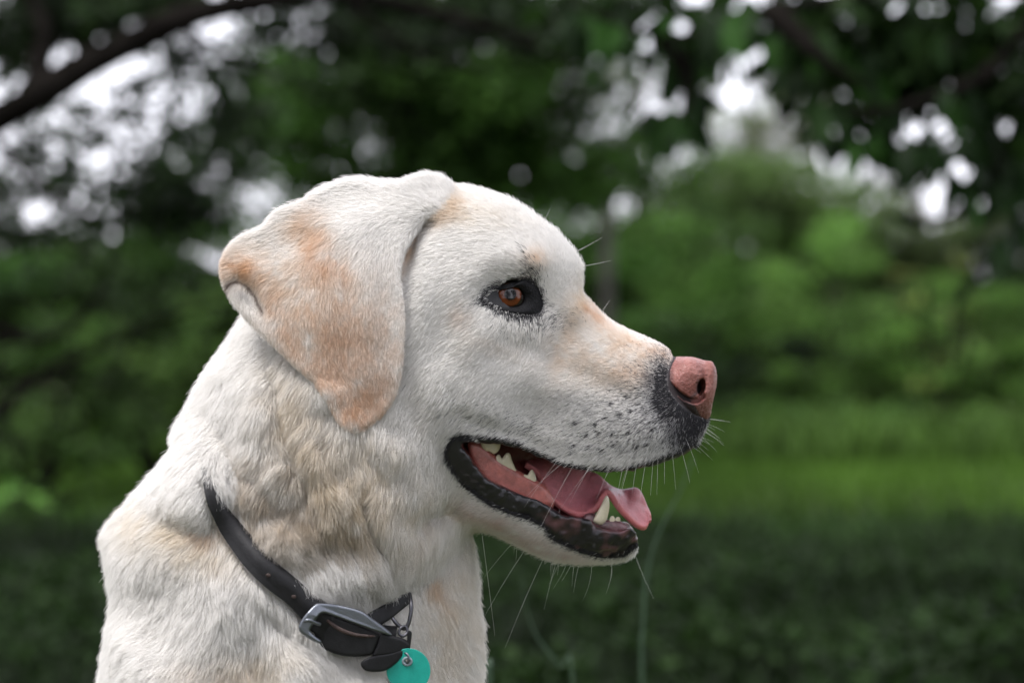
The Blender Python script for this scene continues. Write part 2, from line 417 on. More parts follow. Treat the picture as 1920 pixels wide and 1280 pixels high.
# --- the overhanging branch, upper right: leaves large enough to tell apart
root = np.array([2.6, 4.0, 0.0])
o = empty('tree', tuple(root)); tag(o, 'near tree reaching in from the right with big dark drooping leaves', 'tree'); off = root
limb_tube('trunk', [root, root + [0, 0, 1.6], root + [.1, .1, 3.4]], [0.16, 0.13, 0.1], M_BARK, o, off)
brs = [[root + [0, 0, 1.5], V3(1960, -30, 4.0), V3(1700, -20, 3.9), V3(1450, 20, 3.8), V3(1250, 70, 3.8), V3(1080, 10, 3.9)],
       [V3(1960, -30, 4.0), V3(1860, 130, 3.9), V3(1700, 200, 3.8), V3(1560, 210, 3.8)], [V3(1960, 60, 4.1), V3(1900, 260, 4.0), V3(1800, 400, 4.0), V3(1690, 410, 4.0)],
       [V3(1250, 70, 3.8), V3(1290, 150, 3.8), V3(1280, 230, 3.8)], [V3(1450, 20, 3.8), V3(1540, 110, 3.7), V3(1620, 160, 3.7)]]
for b_ in brs: limb_tube('limb', b_, [0.028, 0.02, 0.014, 0.009, 0.004], M_BARK, o, off, seg=7)
cl = []
for (x, yy, rx, ry, cv) in [(1800,60,170,80,2.4),(1640,50,120,70,2.0),(1880,180,90,80,2.4),(1740,170,110,60,2.0),(1560,130,70,60,1.4),(1500,60,70,40,1.0),(1900,300,50,60,1.6),(1640,210,70,34,1.2),(1380,20,60,28,.9),(1210,40,70,34,1.1),(1120,20,90,30,1.0),(1330,110,40,40,.8),(1910,400,50,40,1.0),
                            (1600,250,44,26,.7),(1880,520,50,30,.6),(1490,170,40,40,.5),(1730,265,40,20,.5),(1840,350,40,26,.4),(1440,140,30,20,.3),(1700,400,60,16,.6),(1900,470,30,60,.8),(1500,20,80,50,2.0),(1420,60,40,30,.9),(1340,20,50,30,1.2),(1180,90,60,40,1.1),(1090,60,60,50,1.6),(1560,60,90,60,2.2),(1260,150,30,60,.7),(1700,100,150,80,2.6),(1860,90,100,90,2.6),(1880,260,70,50,1.6),(1300,60,40,40,1.0),(1140,-5,90,40,2.0),(1040,20,60,50,1.8),(1190,10,40,40,1.4),(1330,0,30,30,1.2),(1240,-25,110,28,1.6),(1480,-10,60,30,1.6),(1700,-20,120,30,1.8),(1360,90,36,40,.9),(1430,110,50,30,.8),(1580,240,60,30,.9),(1680,260,50,24,.8),(1820,220,60,50,1.5),(1590,20,120,50,2.2)]:
    cl.append(blob(x, yy, rx, ry, 3.9 + rb.random() * .5, rd=0.22, leaf=0.075, cover=cv * 1.55, aspect=.55))
P, cid = clump_points(cl, 0.075, hollow=0.05)
leaves_mesh('crown', P, 0.075, (0.012, 0.030, 0.006), o, off=off, aspect=0.55, colvar=0.5, droop=0.5)
# single leaves hanging at the rim of the crown
def leaf_shape(L, W, mat, name='leaf'):
    V = []; F = []
    for i, t in enumerate(np.linspace(0, 1, 7)):
        w = W * 0.5 * math.sin(math.pi * t ** 0.75) ** 0.9 if 0 < t < 1 else 0.0
        z = -0.25 * L * t * t
        V += [(-w, L * t, z + w * .3), (0, L * t, z), (w, L * t, z + w * .3)]
    for i in range(6):
        for j in range(2):
            a = i * 3 + j; F.append((a, a + 1, a + 4, a + 3))
    me = bpy.data.meshes.new(name); me.from_pydata(V, [], F); me.update(); me.materials.append(mat)
    c = me.attributes.new('tint', 'FLOAT_COLOR', 'POINT')
    return me
def const_tint(me, col):
    a = me.attributes['tint']; a.data.foreach_set('color', np.tile(np.array([*col, 1.0], np.float32), len(me.vertices)))
leaf_me = []
for c_ in [(0.012, 0.030, 0.008), (0.018, 0.045, 0.010), (0.03, 0.085, 0.014), (0.010, 0.022, 0.007)]:
    me = leaf_shape(0.082, 0.042, M_LEAF); const_tint(me, c_); leaf_me.append(me)
LS = [(1290,120,30),(1285,190,26),(1262,225,18),(1320,80,34),(1345,40,30),(1440,30,40),(1500,120,36),(1530,170,36),(1560,230,40),(1620,250,40),(1680,240,40),(1740,250,36),(1600,180,50),(1830,140,60),(1860,260,40),(1900,330,30),(1890,420,30),(1230,60,30),(1160,40,40),(1090,30,30),(1760,290,26),(1845,330,26),(1400,15,26),(1480,90,26),(1570,70,40),(1700,140,60),(1760,70,60),(1650,110,50)]
for (x, yy, s_) in LS:
    for k in range(9):
        me = leaf_me[rb.integers(0, 4)]
        lo_ = bpy.data.objects.new('leaf', me); link(lo_, o)
        p = np.array(at(x + rb.normal() * s_ * .8, yy + rb.normal() * s_ * .6, 3.75 + rb.random() * .4)) - off
        lo_.location = p; lo_.rotation_euler = (R(-50 - 50 * rb.random()), R(rb.normal() * 25), R(rb.random() * 360)); lo_.scale = (1,) * 3
        sc_ = 0.75 + .5 * rb.random(); lo_.scale = (sc_, sc_, sc_)

# --- grass
def blades(name, P, h, col, wid=0.006, colvar=0.3, bend=0.5):
    n = len(P); az = rng.random(n) * 2 * math.pi
    d = np.stack([np.cos(az), np.sin(az), 0 * az], 1); s_ = np.stack([-np.sin(az), np.cos(az), 0 * az], 1)
    hh = (h * (0.5 + rng.random(n)))[:, None]; b = bend * (0.3 + rng.random(n))[:, None]
    up = np.array([0, 0, 1.0])
    v = np.stack([P - s_ * wid, P + s_ * wid, P + up * hh * .6 + d * hh * b * .3 + s_ * wid * .8, P + up * hh * .6 + d * hh * b * .3 - s_ * wid * .8, P + up * hh * (1 - .2 * b) + d * hh * b], 1)
    i = np.arange(n)[:, None] * 5
    f = np.concatenate([i + [0, 1, 2], i + [0, 2, 3], i + [3, 2, 4]], 0)
    o = mesh_obj(name, v.reshape(-1, 3), f, M_GRASS, None, smooth=False)
    base = np.asarray(col, float)
    if base.ndim == 1: base = np.repeat(base[None], n, 0)
    c = base * (1 + colvar * rng.normal(0, 1, n)).clip(.4, 2)[:, None]
    set_col(o, 'tint', np.repeat(c, 5, 0)); o['kind'] = 'stuff'
    return o
def wedge(n, y0, y1, m=1.25, lo=-1.0, hi=1.0):
    Y = np.sqrt(rng.random(n) * (y1**2 - y0**2) + y0**2)
    X = (rng.random(n) * (hi - lo) + lo) * Y * 0.2571 * m
    return np.stack([X, Y, np.full(n, -0.005)], 1)
Pg = wedge(90000, 4.9, 17)
cg = np.array([0.060, 0.128, 0.014])[None] * ((0.35 + 0.7 * vnoise(Pg, 1.3, 95) + .5 * vnoise(Pg, 0.4, 98)) * np.interp(Pg[:, 1], [4.9, 8.5, 11, 17], [0.3, 0.75, 1.1, 1.25]))[:, None]  # tree shade painted into the blades: darker near, fading out to the open lawn
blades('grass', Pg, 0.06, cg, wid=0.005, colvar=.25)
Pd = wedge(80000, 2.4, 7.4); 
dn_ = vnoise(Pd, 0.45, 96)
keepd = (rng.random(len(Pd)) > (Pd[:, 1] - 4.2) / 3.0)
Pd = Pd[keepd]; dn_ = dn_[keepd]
cd_ = np.array([0.010, 0.023, 0.0045])[None] * (0.35 + 1.2 * dn_ * np.interp(Pd[:, 1], [3, 5, 7], [.7, 1.1, 2.2]))[:, None]  # canopy shade over the near ground, put into the blade colour
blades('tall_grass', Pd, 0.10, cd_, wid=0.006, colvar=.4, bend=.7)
Pe = wedge(16000, 10.5, 14.0)
Pe = Pe[vnoise(Pe, 0.8, 99) > 0.45]
blades('tall_grass', Pe, 0.22, np.array([0.05, 0.10, 0.016])[None] * (0.5 + vnoise(Pe, 0.5, 100))[:, None], wid=0.009, colvar=.4, bend=.6)
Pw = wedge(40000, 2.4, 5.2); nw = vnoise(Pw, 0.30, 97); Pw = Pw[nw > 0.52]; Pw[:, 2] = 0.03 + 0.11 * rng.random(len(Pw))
wd = leaves_mesh('shade_tinted_weeds', Pw, 0.032, (0.012, 0.030, 0.006), aspect=.6, colvar=.5); wd['kind'] = 'stuff'  # dark leaf colour stands in for canopy shade on the near ground
# a few long stems close behind the dog
def stem(px, pts, Y, r0, label):
    P_ = [np.array(at(a, b, Y)) for a, b in pts]
    base = P_[0].copy(); base[2] = 0; base[0] += 0.01
    o = empty('grass_stem', tuple(base)); tag(o, label, 'grass stem', group='long grass stems behind the dog')
    limb_tube('stalk', [base, *P_], [r0, r0 * .9, r0 * .5, r0 * .25], M_STEM, o, base, seg=6, n=5)
    return o
M_STEM = simple_mat('blue_green_stem', (0.030, 0.062, 0.032), 0.5, 0.4, var=.2)
stem(0, [(1204,1290),(1206,1180),(1212,1080),(1235,1000),(1275,920),(1300,860)], 1.75, 0.0019, 'tallest blue-green grass stem, rising under the dog\'s nose')
stem(0, [(1075,1300),(1050,1250),(1005,1190),(985,1130),(978,1080)], 1.7, 0.0013, 'curved grass stem below the dog\'s chin')
stem(0, [(920,1320),(915,1270),(890,1225),(870,1200)], 1.5, 0.002, 'short grass stem at the dog\'s chest')

# --- unseen trees added round the camera to block low sky light on the dog
for i, (x, y, h_, w_, lb) in enumerate([(-4.2, -3.0, 5.5, 2.4, 'broad unseen light-blocking tree added left of and behind the photographer'), (0.5, -5.0, 6.0, 2.6, 'tall unseen light-blocking tree added straight behind the photographer'), (4.8, -3.2, 5.2, 2.4, 'bushy unseen light-blocking tree added right of and behind the photographer'),
                                 (-6.5, 1.8, 5.0, 1.9, 'leafy unseen light-blocking tree added on the far left'), (6.6, 1.6, 4.6, 1.9, 'leafy unseen light-blocking tree added off to the right')]):
    root = np.array([x, y, 0.0]); cl = []
    for k in range(14):
        a = rb.random() * 6.28; q = rb.random()
        cl.append((root + [math.cos(a) * w_ * .6, math.sin(a) * w_ * .5, 0.6 + (h_ - .6) * q], np.array([w_ * .5, w_ * .45, h_ * .16]), 420))
    plant('tree', lb, 'tree', tuple(root), ([root, root + [.1, 0, h_ * .5], root + [0, .1, h_]], [0.2, 0.14, 0.05]), [], cl, (0.020, 0.024, 0.016), 0.16)
# ================================================================ THE DOG
# modelling grid: X = across, P = downwards, Y = depth (negative towards the camera); 1 unit = S metres
DOGO = np.array([(560 - 960) * S, DIST, 0.0])
def mw(v):
    v = np.asarray(v, dtype=np.float64)
    o = np.empty_like(v)
    o[..., 0] = (v[..., 0] - 960) * S
    o[..., 1] = DIST + v[..., 1] * S
    o[..., 2] = CAMZ + (640 - v[..., 2]) * S
    return o
def smooth_poly(pts, n=6, closed=True):
    p = np.array(pts, float)
    N = len(p); out = []
    rngi = range(N) if closed else range(N - 1)
    for i in rngi:
        if closed: a, b, c, d = p[i - 1], p[i], p[(i + 1) % N], p[(i + 2) % N]
        else: a, b, c, d = p[max(i - 1, 0)], p[i], p[i + 1], p[min(i + 2, N - 1)]
        for k in range(n):
            t = k / n
            # centripetal-ish: plain Catmull-Rom with limited tangents
            m1 = (c - a) * 0.5; m2 = (d - b) * 0.5
            L = np.linalg.norm(c - b)
            for m in (m1, m2):
                lm = np.linalg.norm(m)
                if lm > L: m *= L / lm
            h00 = 2 * t**3 - 3 * t**2 + 1; h10 = t**3 - 2 * t**2 + t; h01 = -2 * t**3 + 3 * t**2; h11 = t**3 - t**2
            out.append(h00 * b + h10 * m1 + h01 * c + h11 * m2)
    if not closed: out.append(p[-1])
    return np.array(out)
def seg_dist(X, P, poly, closed=True):
    d2 = np.full(X.shape, 1e12)
    n = len(poly)
    for i in range(n if closed else n - 1):
        a = poly[i]; b = poly[(i + 1) % n]
        e = b - a; L = e @ e + 1e-9
        t = np.clip(((X - a[0]) * e[0] + (P - a[1]) * e[1]) / L, 0, 1)
        dx = X - a[0] - t * e[0]; dy = P - a[1] - t * e[1]
        np.minimum(d2, dx * dx + dy * dy, out=d2)
    return np.sqrt(d2)
def inside(X, P, poly):
    c = np.zeros(X.shape, bool); n = len(poly)
    for i in range(n):
        a = poly[i]; b = poly[(i + 1) % n]
        if a[1] == b[1]: continue
        cond = (a[1] > P) != (b[1] > P)
        xi = (b[0] - a[0]) * (P - a[1]) / (b[1] - a[1]) + a[0]
        c ^= cond & (X < xi)
    return c
def sdist(X, P, poly):      # positive inside
    return np.where(inside(X, P, poly), 1, -1) * seg_dist(X, P, poly)
def rbf(X, P, pts, r=45.0, pw=2.0):
    num = 0; den = 0
    for q in pts:
        w = 1.0 / ((X - q[0])**2 + (P - q[1])**2 + r * r)**pw
        v = np.asarray(q[2:], float)
        num = num + w[..., None] * v; den = den + w
    return num / den[..., None]
def poisson(mask, iters=(500, 200, 100)):
    """-lap u = 1 inside mask, multilevel"""
    levels = [mask]
    while min(levels[-1].shape) > 40:
        levels.append(levels[-1][::2, ::2])
    u = np.zeros(levels[-1].shape)
    for li in range(len(levels) - 1, -1, -1):
        m = levels[li]
        if u.shape != m.shape:
            u = np.repeat(np.repeat(u, 2, 0), 2, 1)[:m.shape[0], :m.shape[1]] * 4
            if u.shape != m.shape:
                u = np.pad(u, ((0, m.shape[0] - u.shape[0]), (0, m.shape[1] - u.shape[1])), mode='edge')
        u = u * m
        it = 900 if li == len(levels) - 1 else (260 if li else 120)
        for _ in range(it):
            q = np.zeros_like(u)
            q[1:-1, 1:-1] = 0.25 * (u[2:, 1:-1] + u[:-2, 1:-1] + u[1:-1, 2:] + u[1:-1, :-2] + 1)
            u = q * m
    return u

# grids
xs = np.concatenate([np.arange(-260, 140, 14.0), np.arange(140, 1372, 3.0)])
ps = np.concatenate([np.arange(310, 1330, 3.0), np.arange(1332, 2860, 14.0)])
ys = np.concatenate([np.arange(-345, 60, 3.6), np.arange(60, 350, 7.0)])
GX, GP = np.meshgrid(xs, ps, indexing='ij')

class Piece: pass
def sheet(outline, hpts, step=3.0, c=160.0, r=60.0, ex=0.5, n=6):
    """inflate an outline to a rounded solid whose half-widths pass through hpts"""
    poly = smooth_poly(outline, n)
    x0, p0 = poly.min(0) - 4 * step; x1, p1 = poly.max(0) + 4 * step
    ax = np.arange(x0, x1, step); ap = np.arange(p0, p1, step)
    LX, LP = np.meshgrid(ax, ap, indexing='ij')
    u = poisson(inside(LX, LP, poly)) * step * step
    def samp(arr, X, P):
        fx = np.clip((X - x0) / step, 0, len(ax) - 1.001); fp = np.clip((P - p0) / step, 0, len(ap) - 1.001)
        i = fx.astype(int); j = fp.astype(int); a = fx - i; b = fp - j
        return (arr[i, j] * (1 - a) * (1 - b) + arr[i + 1, j] * a * (1 - b) + arr[i, j + 1] * (1 - a) * b + arr[i + 1, j + 1] * a * b)
    pts = []
    for q in hpts:
        uu = float(samp(u, np.array([q[0]], float), np.array([q[1]], float))[0])
        pts.append((q[0], q[1], math.log(q[2] / max(uu, 30) ** ex)))
    o = Piece(); o.poly = poly
    U = samp(u, GX, GP)
    K = np.exp(rbf(GX, GP, pts, r)[..., 0])
    ins = inside(GX, GP, poly)
    dist = seg_dist(GX, GP, poly)
    hin = K * np.maximum(U, 0) ** ex
    o.h = np.where(ins, hin, 0)
    o.ins = ins; o.dist = dist; o.c = c
    return o
def finish(o):
    """A(x,p): positive inside; |y| < sqrt(A)"""
    A = np.where(o.ins, np.maximum(o.h, 0) ** 2, -o.c * o.dist)
    o.A = A
    gx = np.gradient(A, xs, axis=0); gp = np.gradient(A, ps, axis=1)
    o.G2 = gx * gx + gp * gp
    return o

HEAD = [(1262,668),(1250,652),(1217,635),(1182,621),(1149,605),(1125,585),(1108,569),(1093,552),(1089,536),(1091,517),(1089,497),(1077,475),
 (1061,456),(1044,437),(1022,420),(1005,407),(985,393),(955,376),(925,366),(895,357),(865,352),(820,356),(760,358),(700,364),(640,385),(585,425),(545,480),(528,560),
 (540,660),(580,760),(640,850),(710,925),(790,975),(850,990),(882,986),(920,993),(957,1010),(995,1029),(1032,1043),(1070,1050),(1120,1053),(1165,1049),(1188,1038),(1197,1022),
 (1215,980),(1240,930),(1270,890),(1303,845),(1316,816),(1324,797),(1329,780),(1326,750),(1315,720),(1300,690),(1280,673)]
head = sheet(HEAD, [(900,450,146),(1000,470,118),(850,520,186),(955,555,162),(1030,560,122),(1060,540,92),(1065,640,108),(1120,660,98),(1180,690,90),(1250,720,74),
 (1290,750,60),(1280,810,66),(1230,800,92),(1150,780,108),(1100,780,114),(1000,760,134),(900,760,186),(800,740,205),(700,640,205),(880,650,188),(960,650,150),
 (860,880,170),(920,950,138),(1000,990,100),(1080,1015,78),(1160,1020,56),(1100,930,92),(1000,900,120),(1230,880,82),(760,430,120),(640,500,150),(700,850,200)])
NECK = [(560,470),(462,588),(438,625),(402,682),(376,730),(362,790),(366,850),(374,905),(392,965),(425,1020),(470,1078),(540,1135),(620,1175),(700,1178),(765,1135),(815,1090),(848,1050),(872,1010),(888,975),
 (905,900),(880,700),(760,480),(650,430)]
NECK = [((x + 8, p_) if x < 475 and p_ < 800 else (x, p_)) for x, p_ in NECK]
neck = sheet(NECK, [(650,800,236),(560,900,240),(640,1000,240),(760,1000,200),(820,1000,140),(480,800,200),(450,950,205),(700,650,205),(560,640,190),(500,1020,228),(600,1100,232),(720,1100,180),(800,900,190)])
TORSO = [(400,715),(372,742),(340,800),(322,838),(292,885),(240,945),(206,985),(197,1008),(206,1050),(211,1110),(207,1170),(196,1240),(182,1310),(160,1420),(150,1600),(170,1800),(260,2000),
 (500,2080),(740,2000),(850,1800),(890,1600),(902,1420),(896,1300),(896,1200),(889,1110),(884,1040),(870,985),(760,930),(560,860),(470,740)]
TORSO = [((x + 22, p_) if (x < 330 and p_ > 790) else ((x + 10, p_) if x < 420 and p_ < 860 else (x, p_))) for x, p_ in TORSO]
torso = sheet(TORSO, [(480,1000,262),(350,1100,250),(560,1200,300),(700,1250,262),(820,1200,120),(860,1100,80),(820,1060,95),(760,1150,165),(300,1000,190),(260,1200,200),(400,860,210),(550,1500,320),(400,1800,300),(750,1500,240),(700,1000,220)], step=6.0)
EARP = [(838,343),(812,332),(787,334),(760,341),(722,342),(666,337),(636,343),(606,356),(572,377),(529,394),(494,424),(456,442),(432,462),(420,490),(421,515),(428,545),(451,583),(475,607),(503,635),(550,682),(589,717),(615,758),(632,785),(648,800),(662,805),(680,801),(698,790),(722,768),(744,734),(754,687),(758,640),(759,600),(756,560),(749,525),(750,493),(760,461),(778,433),(799,410),(822,395),(842,375)]
ear = Piece(); ear.poly = smooth_poly(EARP, 4)
# perspective: the ear lies nearer than the middle plane, so its outline is drawn a little smaller than it appears
def near_scale(pts, y):
    q = np.array(pts, float); yy = np.asarray(y, float)
    f = (1 + yy / CF)
    return np.stack([960 + (q[:, 0] - 960) * f, 640 + (q[:, 1] - 640) * f], 1)
EAR_Y = [(838,345,-50),(800,340,-40),(700,348,-55),(620,360,-75),(540,392,-110),(470,440,-150),(425,500,-185),(440,560,-205),(500,480,-190),(560,430,-165),(760,400,-130),(700,430,-170),
 (800,410,-120),(760,460,-196),(752,560,-214),(756,650,-222),(740,730,-226),(670,790,-238),(600,720,-252),(520,640,-236),(470,590,-218),(600,600,-262),(560,520,-232),(650,450,-205),(680,600,-256),(680,700,-258),(650,530,-240),(720,500,-222)]
ey = rbf(ear.poly[:, 0], ear.poly[:, 1], EAR_Y, 30.0)[:, 0]
ear.poly = near_scale(ear.poly, ey)

def bump(h, X, P, lst):
    for (bx, bp, sx, sp, rot, amp) in lst:
        c, s_ = math.cos(R(rot)), math.sin(R(rot))
        dx, dp = X - bx, P - bp
        u = (dx * c + dp * s_) / sx; v = (-dx * s_ + dp * c) / sp
        h = h + amp * np.exp(-0.5 * (u * u + v * v))
    return h
def feat(h0):
    f = 1 - h0 / CF
    return 960 + (GX - 960) / f, 640 + (GP - 640) / f
def soft_ins(o):
    return np.clip(o.dist / 30.0, 0, 1)
FX, FP = feat(head.h)
hb = bump(0, FX, FP, [
 (962,556,44,24,10,-13),(1000,575,20,16,10,-8),(985,484,40,20,20,13),(1040,490,30,30,0,6),(905,500,34,20,-30,6),
 (900,632,40,20,25,5),(955,620,36,16,15,4),(960,645,40,12,20,-1),(1045,590,16,36,-10,-9),(1060,650,22,40,30,-4),
 (870,700,70,80,0,12),(1000,720,60,24,15,6),(1130,800,80,34,8,9),(1220,810,40,34,0,7),(1130,720,80,16,25,-6),(1225,722,14,26,0,-6),
 (850,520,40,50,0,-6),(778,455,8,34,18,-22),(800,420,10,14,40,-16),(795,560,16,60,4,9),(940,800,60,12,15,-7),(985,805,70,10,18,5),
 (828,860,16,30,-10,-8),(800,800,26,60,30,6),(905,970,40,12,25,5),(1000,1010,50,12,20,4),(860,930,26,30,30,-10),(1110,1020,50,14,5,5)])
nz = vnoise(np.stack([GX.ravel(), GP.ravel(), GX.ravel() * 0], 1), 38, 3).reshape(GX.shape) - 0.5
head.h = np.where(head.ins, np.maximum(head.h + (hb + 4 * nz) * soft_ins(head), 0.3), 0)
FX, FP = feat(neck.h)
folds = bump(0, FX, FP, [
 (520,740,10,70,-6,-12),(548,860,12,60,-16,-10),(585,930,10,60,-20,-14),(612,905,8,60,-18,12),(640,960,11,70,-20,-12),(668,990,12,60,-24,10),(700,1010,12,60,-28,-9),(730,1010,14,50,-20,9),
 (480,800,14,60,10,9),(440,850,14,60,4,-7),(560,1040,30,22,30,9),(640,1060,34,20,20,10),(700,1080,30,22,0,8),(835,962,36,15,-25,-36),(790,985,14,34,20,-16),(800,1030,20,30,20,10),
 (480,930,24,18,30,7),(540,960,22,20,0,-6),(530,1010,26,18,30,6)])
n3 = np.stack([GX.ravel(), GP.ravel() * 0.6, GX.ravel() * 0], 1)
nn = (vnoise(n3, 44, 5) + 0.6 * vnoise(n3, 22, 6)).reshape(GX.shape) - 0.8
neck.h = np.where(neck.ins, np.maximum(neck.h + (folds * 1.15 + 16 * nn) * soft_ins(neck), 0.3), 0)
FX, FP = feat(torso.h)
nn2 = (vnoise(n3, 70, 8) + 0.6 * vnoise(n3, 30, 9)).reshape(GX.shape) - 0.8
tb = bump(0, FX, FP, [(330,985,70,20,12,-4),(390,960,40,14,20,8),(540,1190,60,14,50,-16),(620,1230,50,16,30,-14),(480,1240,22,70,-10,-12),(560,1260,24,60,0,8),(430,1180,30,60,0,6),(300,1180,30,70,0,-10)])
torso.h = np.where(torso.ins, np.maximum(torso.h + (tb + 10 * nn2) * soft_ins(torso), 0.3), 0)
for o in (head, neck, torso): finish(o)

# ear: a leather-thin flap whose mid surface lies just outside skull and neck
H_under = np.maximum(head.h, np.maximum(neck.h, 0))
XF, PF = GX, GP
def ear_mid(X, P):
    y = rbf(X, P, EAR_Y, 75.0)[..., 0]
    dl_ = seg_dist(X, P, np.array([(424, 545), (436, 529), (450, 526), (466, 536), (480, 554), (492, 582)], float), closed=False)
    du_ = seg_dist(X, P, np.array([(424, 515), (445, 508), (470, 515), (490, 535), (502, 565)], float), closed=False)
    y = y + 8 * np.exp(-(dl_ / 6.0)**2) - 4 * np.exp(-(du_ / 12.0)**2)
    y = bump(y, X, P, [(612,500,12,60,-14,-7),(640,520,12,60,-14,6),(590,640,30,60,-20,-4),(680,480,20,70,0,-4),(655,650,14,70,0,3),(470,500,26,14,20,-10),(476,560,16,30,-38,8),(560,450,40,14,-20,5),(720,600,12,90,0,4)])
    return y
ear.yc = ear_mid(FX * 0 + 960 + (GX - 960) / (1 - 200 / CF), 640 + (GP - 640) / (1 - 200 / CF))
lim = -(H_under + 13)
def blur2(a, n):
    for _ in range(n):
        a = np.pad(a, 1, mode='edge'); a = (a[1:-1, 1:-1] * 2 + a[2:, 1:-1] + a[:-2, 1:-1] + a[1:-1, 2:] + a[1:-1, :-2]) / 6
    return a
clear = np.clip((GP - 470) / 60, 0, 1)            # the root half may sink into the skull
ear.yc = blur2(np.where(lim < ear.yc, ear.yc + (lim - ear.yc) * clear, ear.yc), 14)
ed = sdist(GX, GP, ear.poly)
rootd = np.exp(-((GX - 740)**2 / 150.0**2 + (GP - 380)**2 / 75.0**2))
tmax = 6 + 16 * rootd
Rr = 8 + 13 * rootd
q = np.clip(ed / Rr, -3, 1)
ear.A = np.where(ed > 0, tmax**2 * (1 - (1 - q)**2), tmax**2 * 2 * ed / Rr)
gx = np.gradient(ear.A, xs, axis=0); gp = np.gradient(ear.A, ps, axis=1)
yx = np.gradient(ear.yc, xs, axis=0); yp = np.gradient(ear.yc, ps, axis=1)
ear.slope = np.clip(np.sqrt(1 + yx**2 + yp**2), 1, 3)
ear.G2 = gx**2 + gp**2
earK = 5 + 40 * np.exp(-np.clip(GP - 395, 0, None)**2 / 50.0**2) * np.clip((GX - 470) / 120, 0, 1)

def smax(a, b, k):
    h = np.maximum(k - np.abs(a - b), 0) / k
    return np.maximum(a, b) + h * h * k * 0.25
def gp_(o, yy, idx=None):
    A = o.A[..., None]; G2 = o.G2[..., None]
    return (A - yy * yy) / np.sqrt(G2 + 4 * yy * yy + 4)
f32 = np.float32
Y3 = ys.astype(f32)[None, None, :]
for o in (head, neck, torso, ear):
    o.A = o.A.astype(f32); o.G2 = o.G2.astype(f32)
g = gp_(head, Y3)
# limbs below the picture, so that the dog sits on the ground
def capsule(g, a, b, ra, rb, k=30.0):
    a = np.array(a, float); b = np.array(b, float); lo = np.minimum(a, b) - max(ra, rb) - 40; hi = np.maximum(a, b) + max(ra, rb) + 40
    ix = np.where((xs > lo[0]) & (xs < hi[0]))[0]; iy = np.where((ys > lo[1]) & (ys < hi[1]))[0]; ip = np.where((ps > lo[2]) & (ps < hi[2]))[0]
    sl = (slice(ix[0], ix[-1] + 1), slice(ip[0], ip[-1] + 1), slice(iy[0], iy[-1] + 1))
    X = xs[ix][:, None, None]; P = ps[ip][None, :, None]; Y = ys[iy][None, None, :]
    e = b - a; L = e @ e
    t = np.clip(((X - a[0]) * e[0] + (Y - a[1]) * e[1] + (P - a[2]) * e[2]) / L, 0, 1)
    d = np.sqrt((X - a[0] - t * e[0])**2 + (Y - a[1] - t * e[1])**2 + (P - a[2] - t * e[2])**2)
    g[sl] = smax(g[sl], (ra + (rb - ra) * t - d).astype(f32), k)
# neck and head join smoothly, torso keeps its own edge a little
g = smax(g, gp_(neck, Y3), f32(26.0))
g = smax(g, gp_(torso, Y3), f32(16.0))
for sy in (-1, 1):
    capsule(g, (700, sy * 150, 1560), (690, sy * 120, 2240), 120, 62, 60)
    capsule(g, (690, sy * 120, 2240), (690, sy * 120, 2740), 62, 50, 30)
    capsule(g, (690, sy * 120, 2780), (770, sy * 120, 2795), 58, 46, 30)
    capsule(g, (150, sy * 190, 2400), (420, sy * 230, 2300), 200, 130, 60)
    capsule(g, (420, sy * 230, 2420), (120, sy * 220, 2770), 90, 62, 50)
    capsule(g, (120, sy * 220, 2790), (420, sy * 220, 2800), 56, 46, 40)
capsule(g, (450, 0, 1700), (170, 0, 2450), 300, 290, 80)
# ears, mirrored
ay = np.abs(Y3)
ge = (ear.A[..., None] - (ay + ear.yc.astype(f32)[..., None])**2)
ge = ge / np.sqrt(ear.G2[..., None] + 4 * (ay + ear.yc.astype(f32)[..., None])**2 * ear.slope.astype(f32)[..., None]**2 + 4)
g = smax(g, ge, earK.astype(f32)[..., None])
del ge
# the mouth: gap between the lips, open right through in front, with tissue behind
UPLIP = [(868,828),(885,823),(902,824),(932,826),(970,836),(1007,851),(1032,863),(1057,873),(1082,878),(1120,882),(1170,881),(1217,874),(1252,865),(1283,853),(1301,839)]
LOWRIM = [(1198,1012),(1192,998),(1180,990),(1157,996),(1120,987),(1095,972),(1057,964),(1037,950),(1015,940),(982,926),(945,908),(920,896),(898,874),(880,846)]
gap_px = UPLIP + [(1345,825),(1420,850),(1420,1100),(1240,1110),(1206,1040)] + LOWRIM
gap = near_scale(smooth_poly(gap_px, 4), np.full(len(gap_px) * 4, -80.0) * np.clip((1310 - smooth_poly(gap_px, 4)[:, 0]) / 60, 0, 1))
gd = sdist(GX, GP, gap)                                   # positive inside the gap
sept = np.interp(GX, [860, 900, 960, 1000, 1050, 1058], [105, 84, 50, 20, 5, -40])     # tissue half width
gcut = np.minimum(gd.astype(f32)[..., None], (ay - sept.astype(f32)[..., None]) * np.ones_like(Y3))
g = -smax(-g, gcut, f32(7.0))
# hollow of the mouth behind the lips
CAV = [(888,834),(905,808),(1000,806),(1120,812),(1230,815),(1270,835),(1286,850),(1260,900),(1200,960),(1172,1004),(1130,1000),(1050,985),(1000,958),(930,922),(896,888)]
cav = smooth_poly(CAV, 4)
cd = sdist(GX, GP, cav)
shell = np.maximum(head.h - 17, 0)
cw = np.minimum(shell, 112)
cut = np.minimum(np.minimum(cd.astype(f32)[..., None], (cw.astype(f32)[..., None] - ay)), (ay - sept.astype(f32)[..., None]))
g = -smax(-g, cut, f32(6.0))
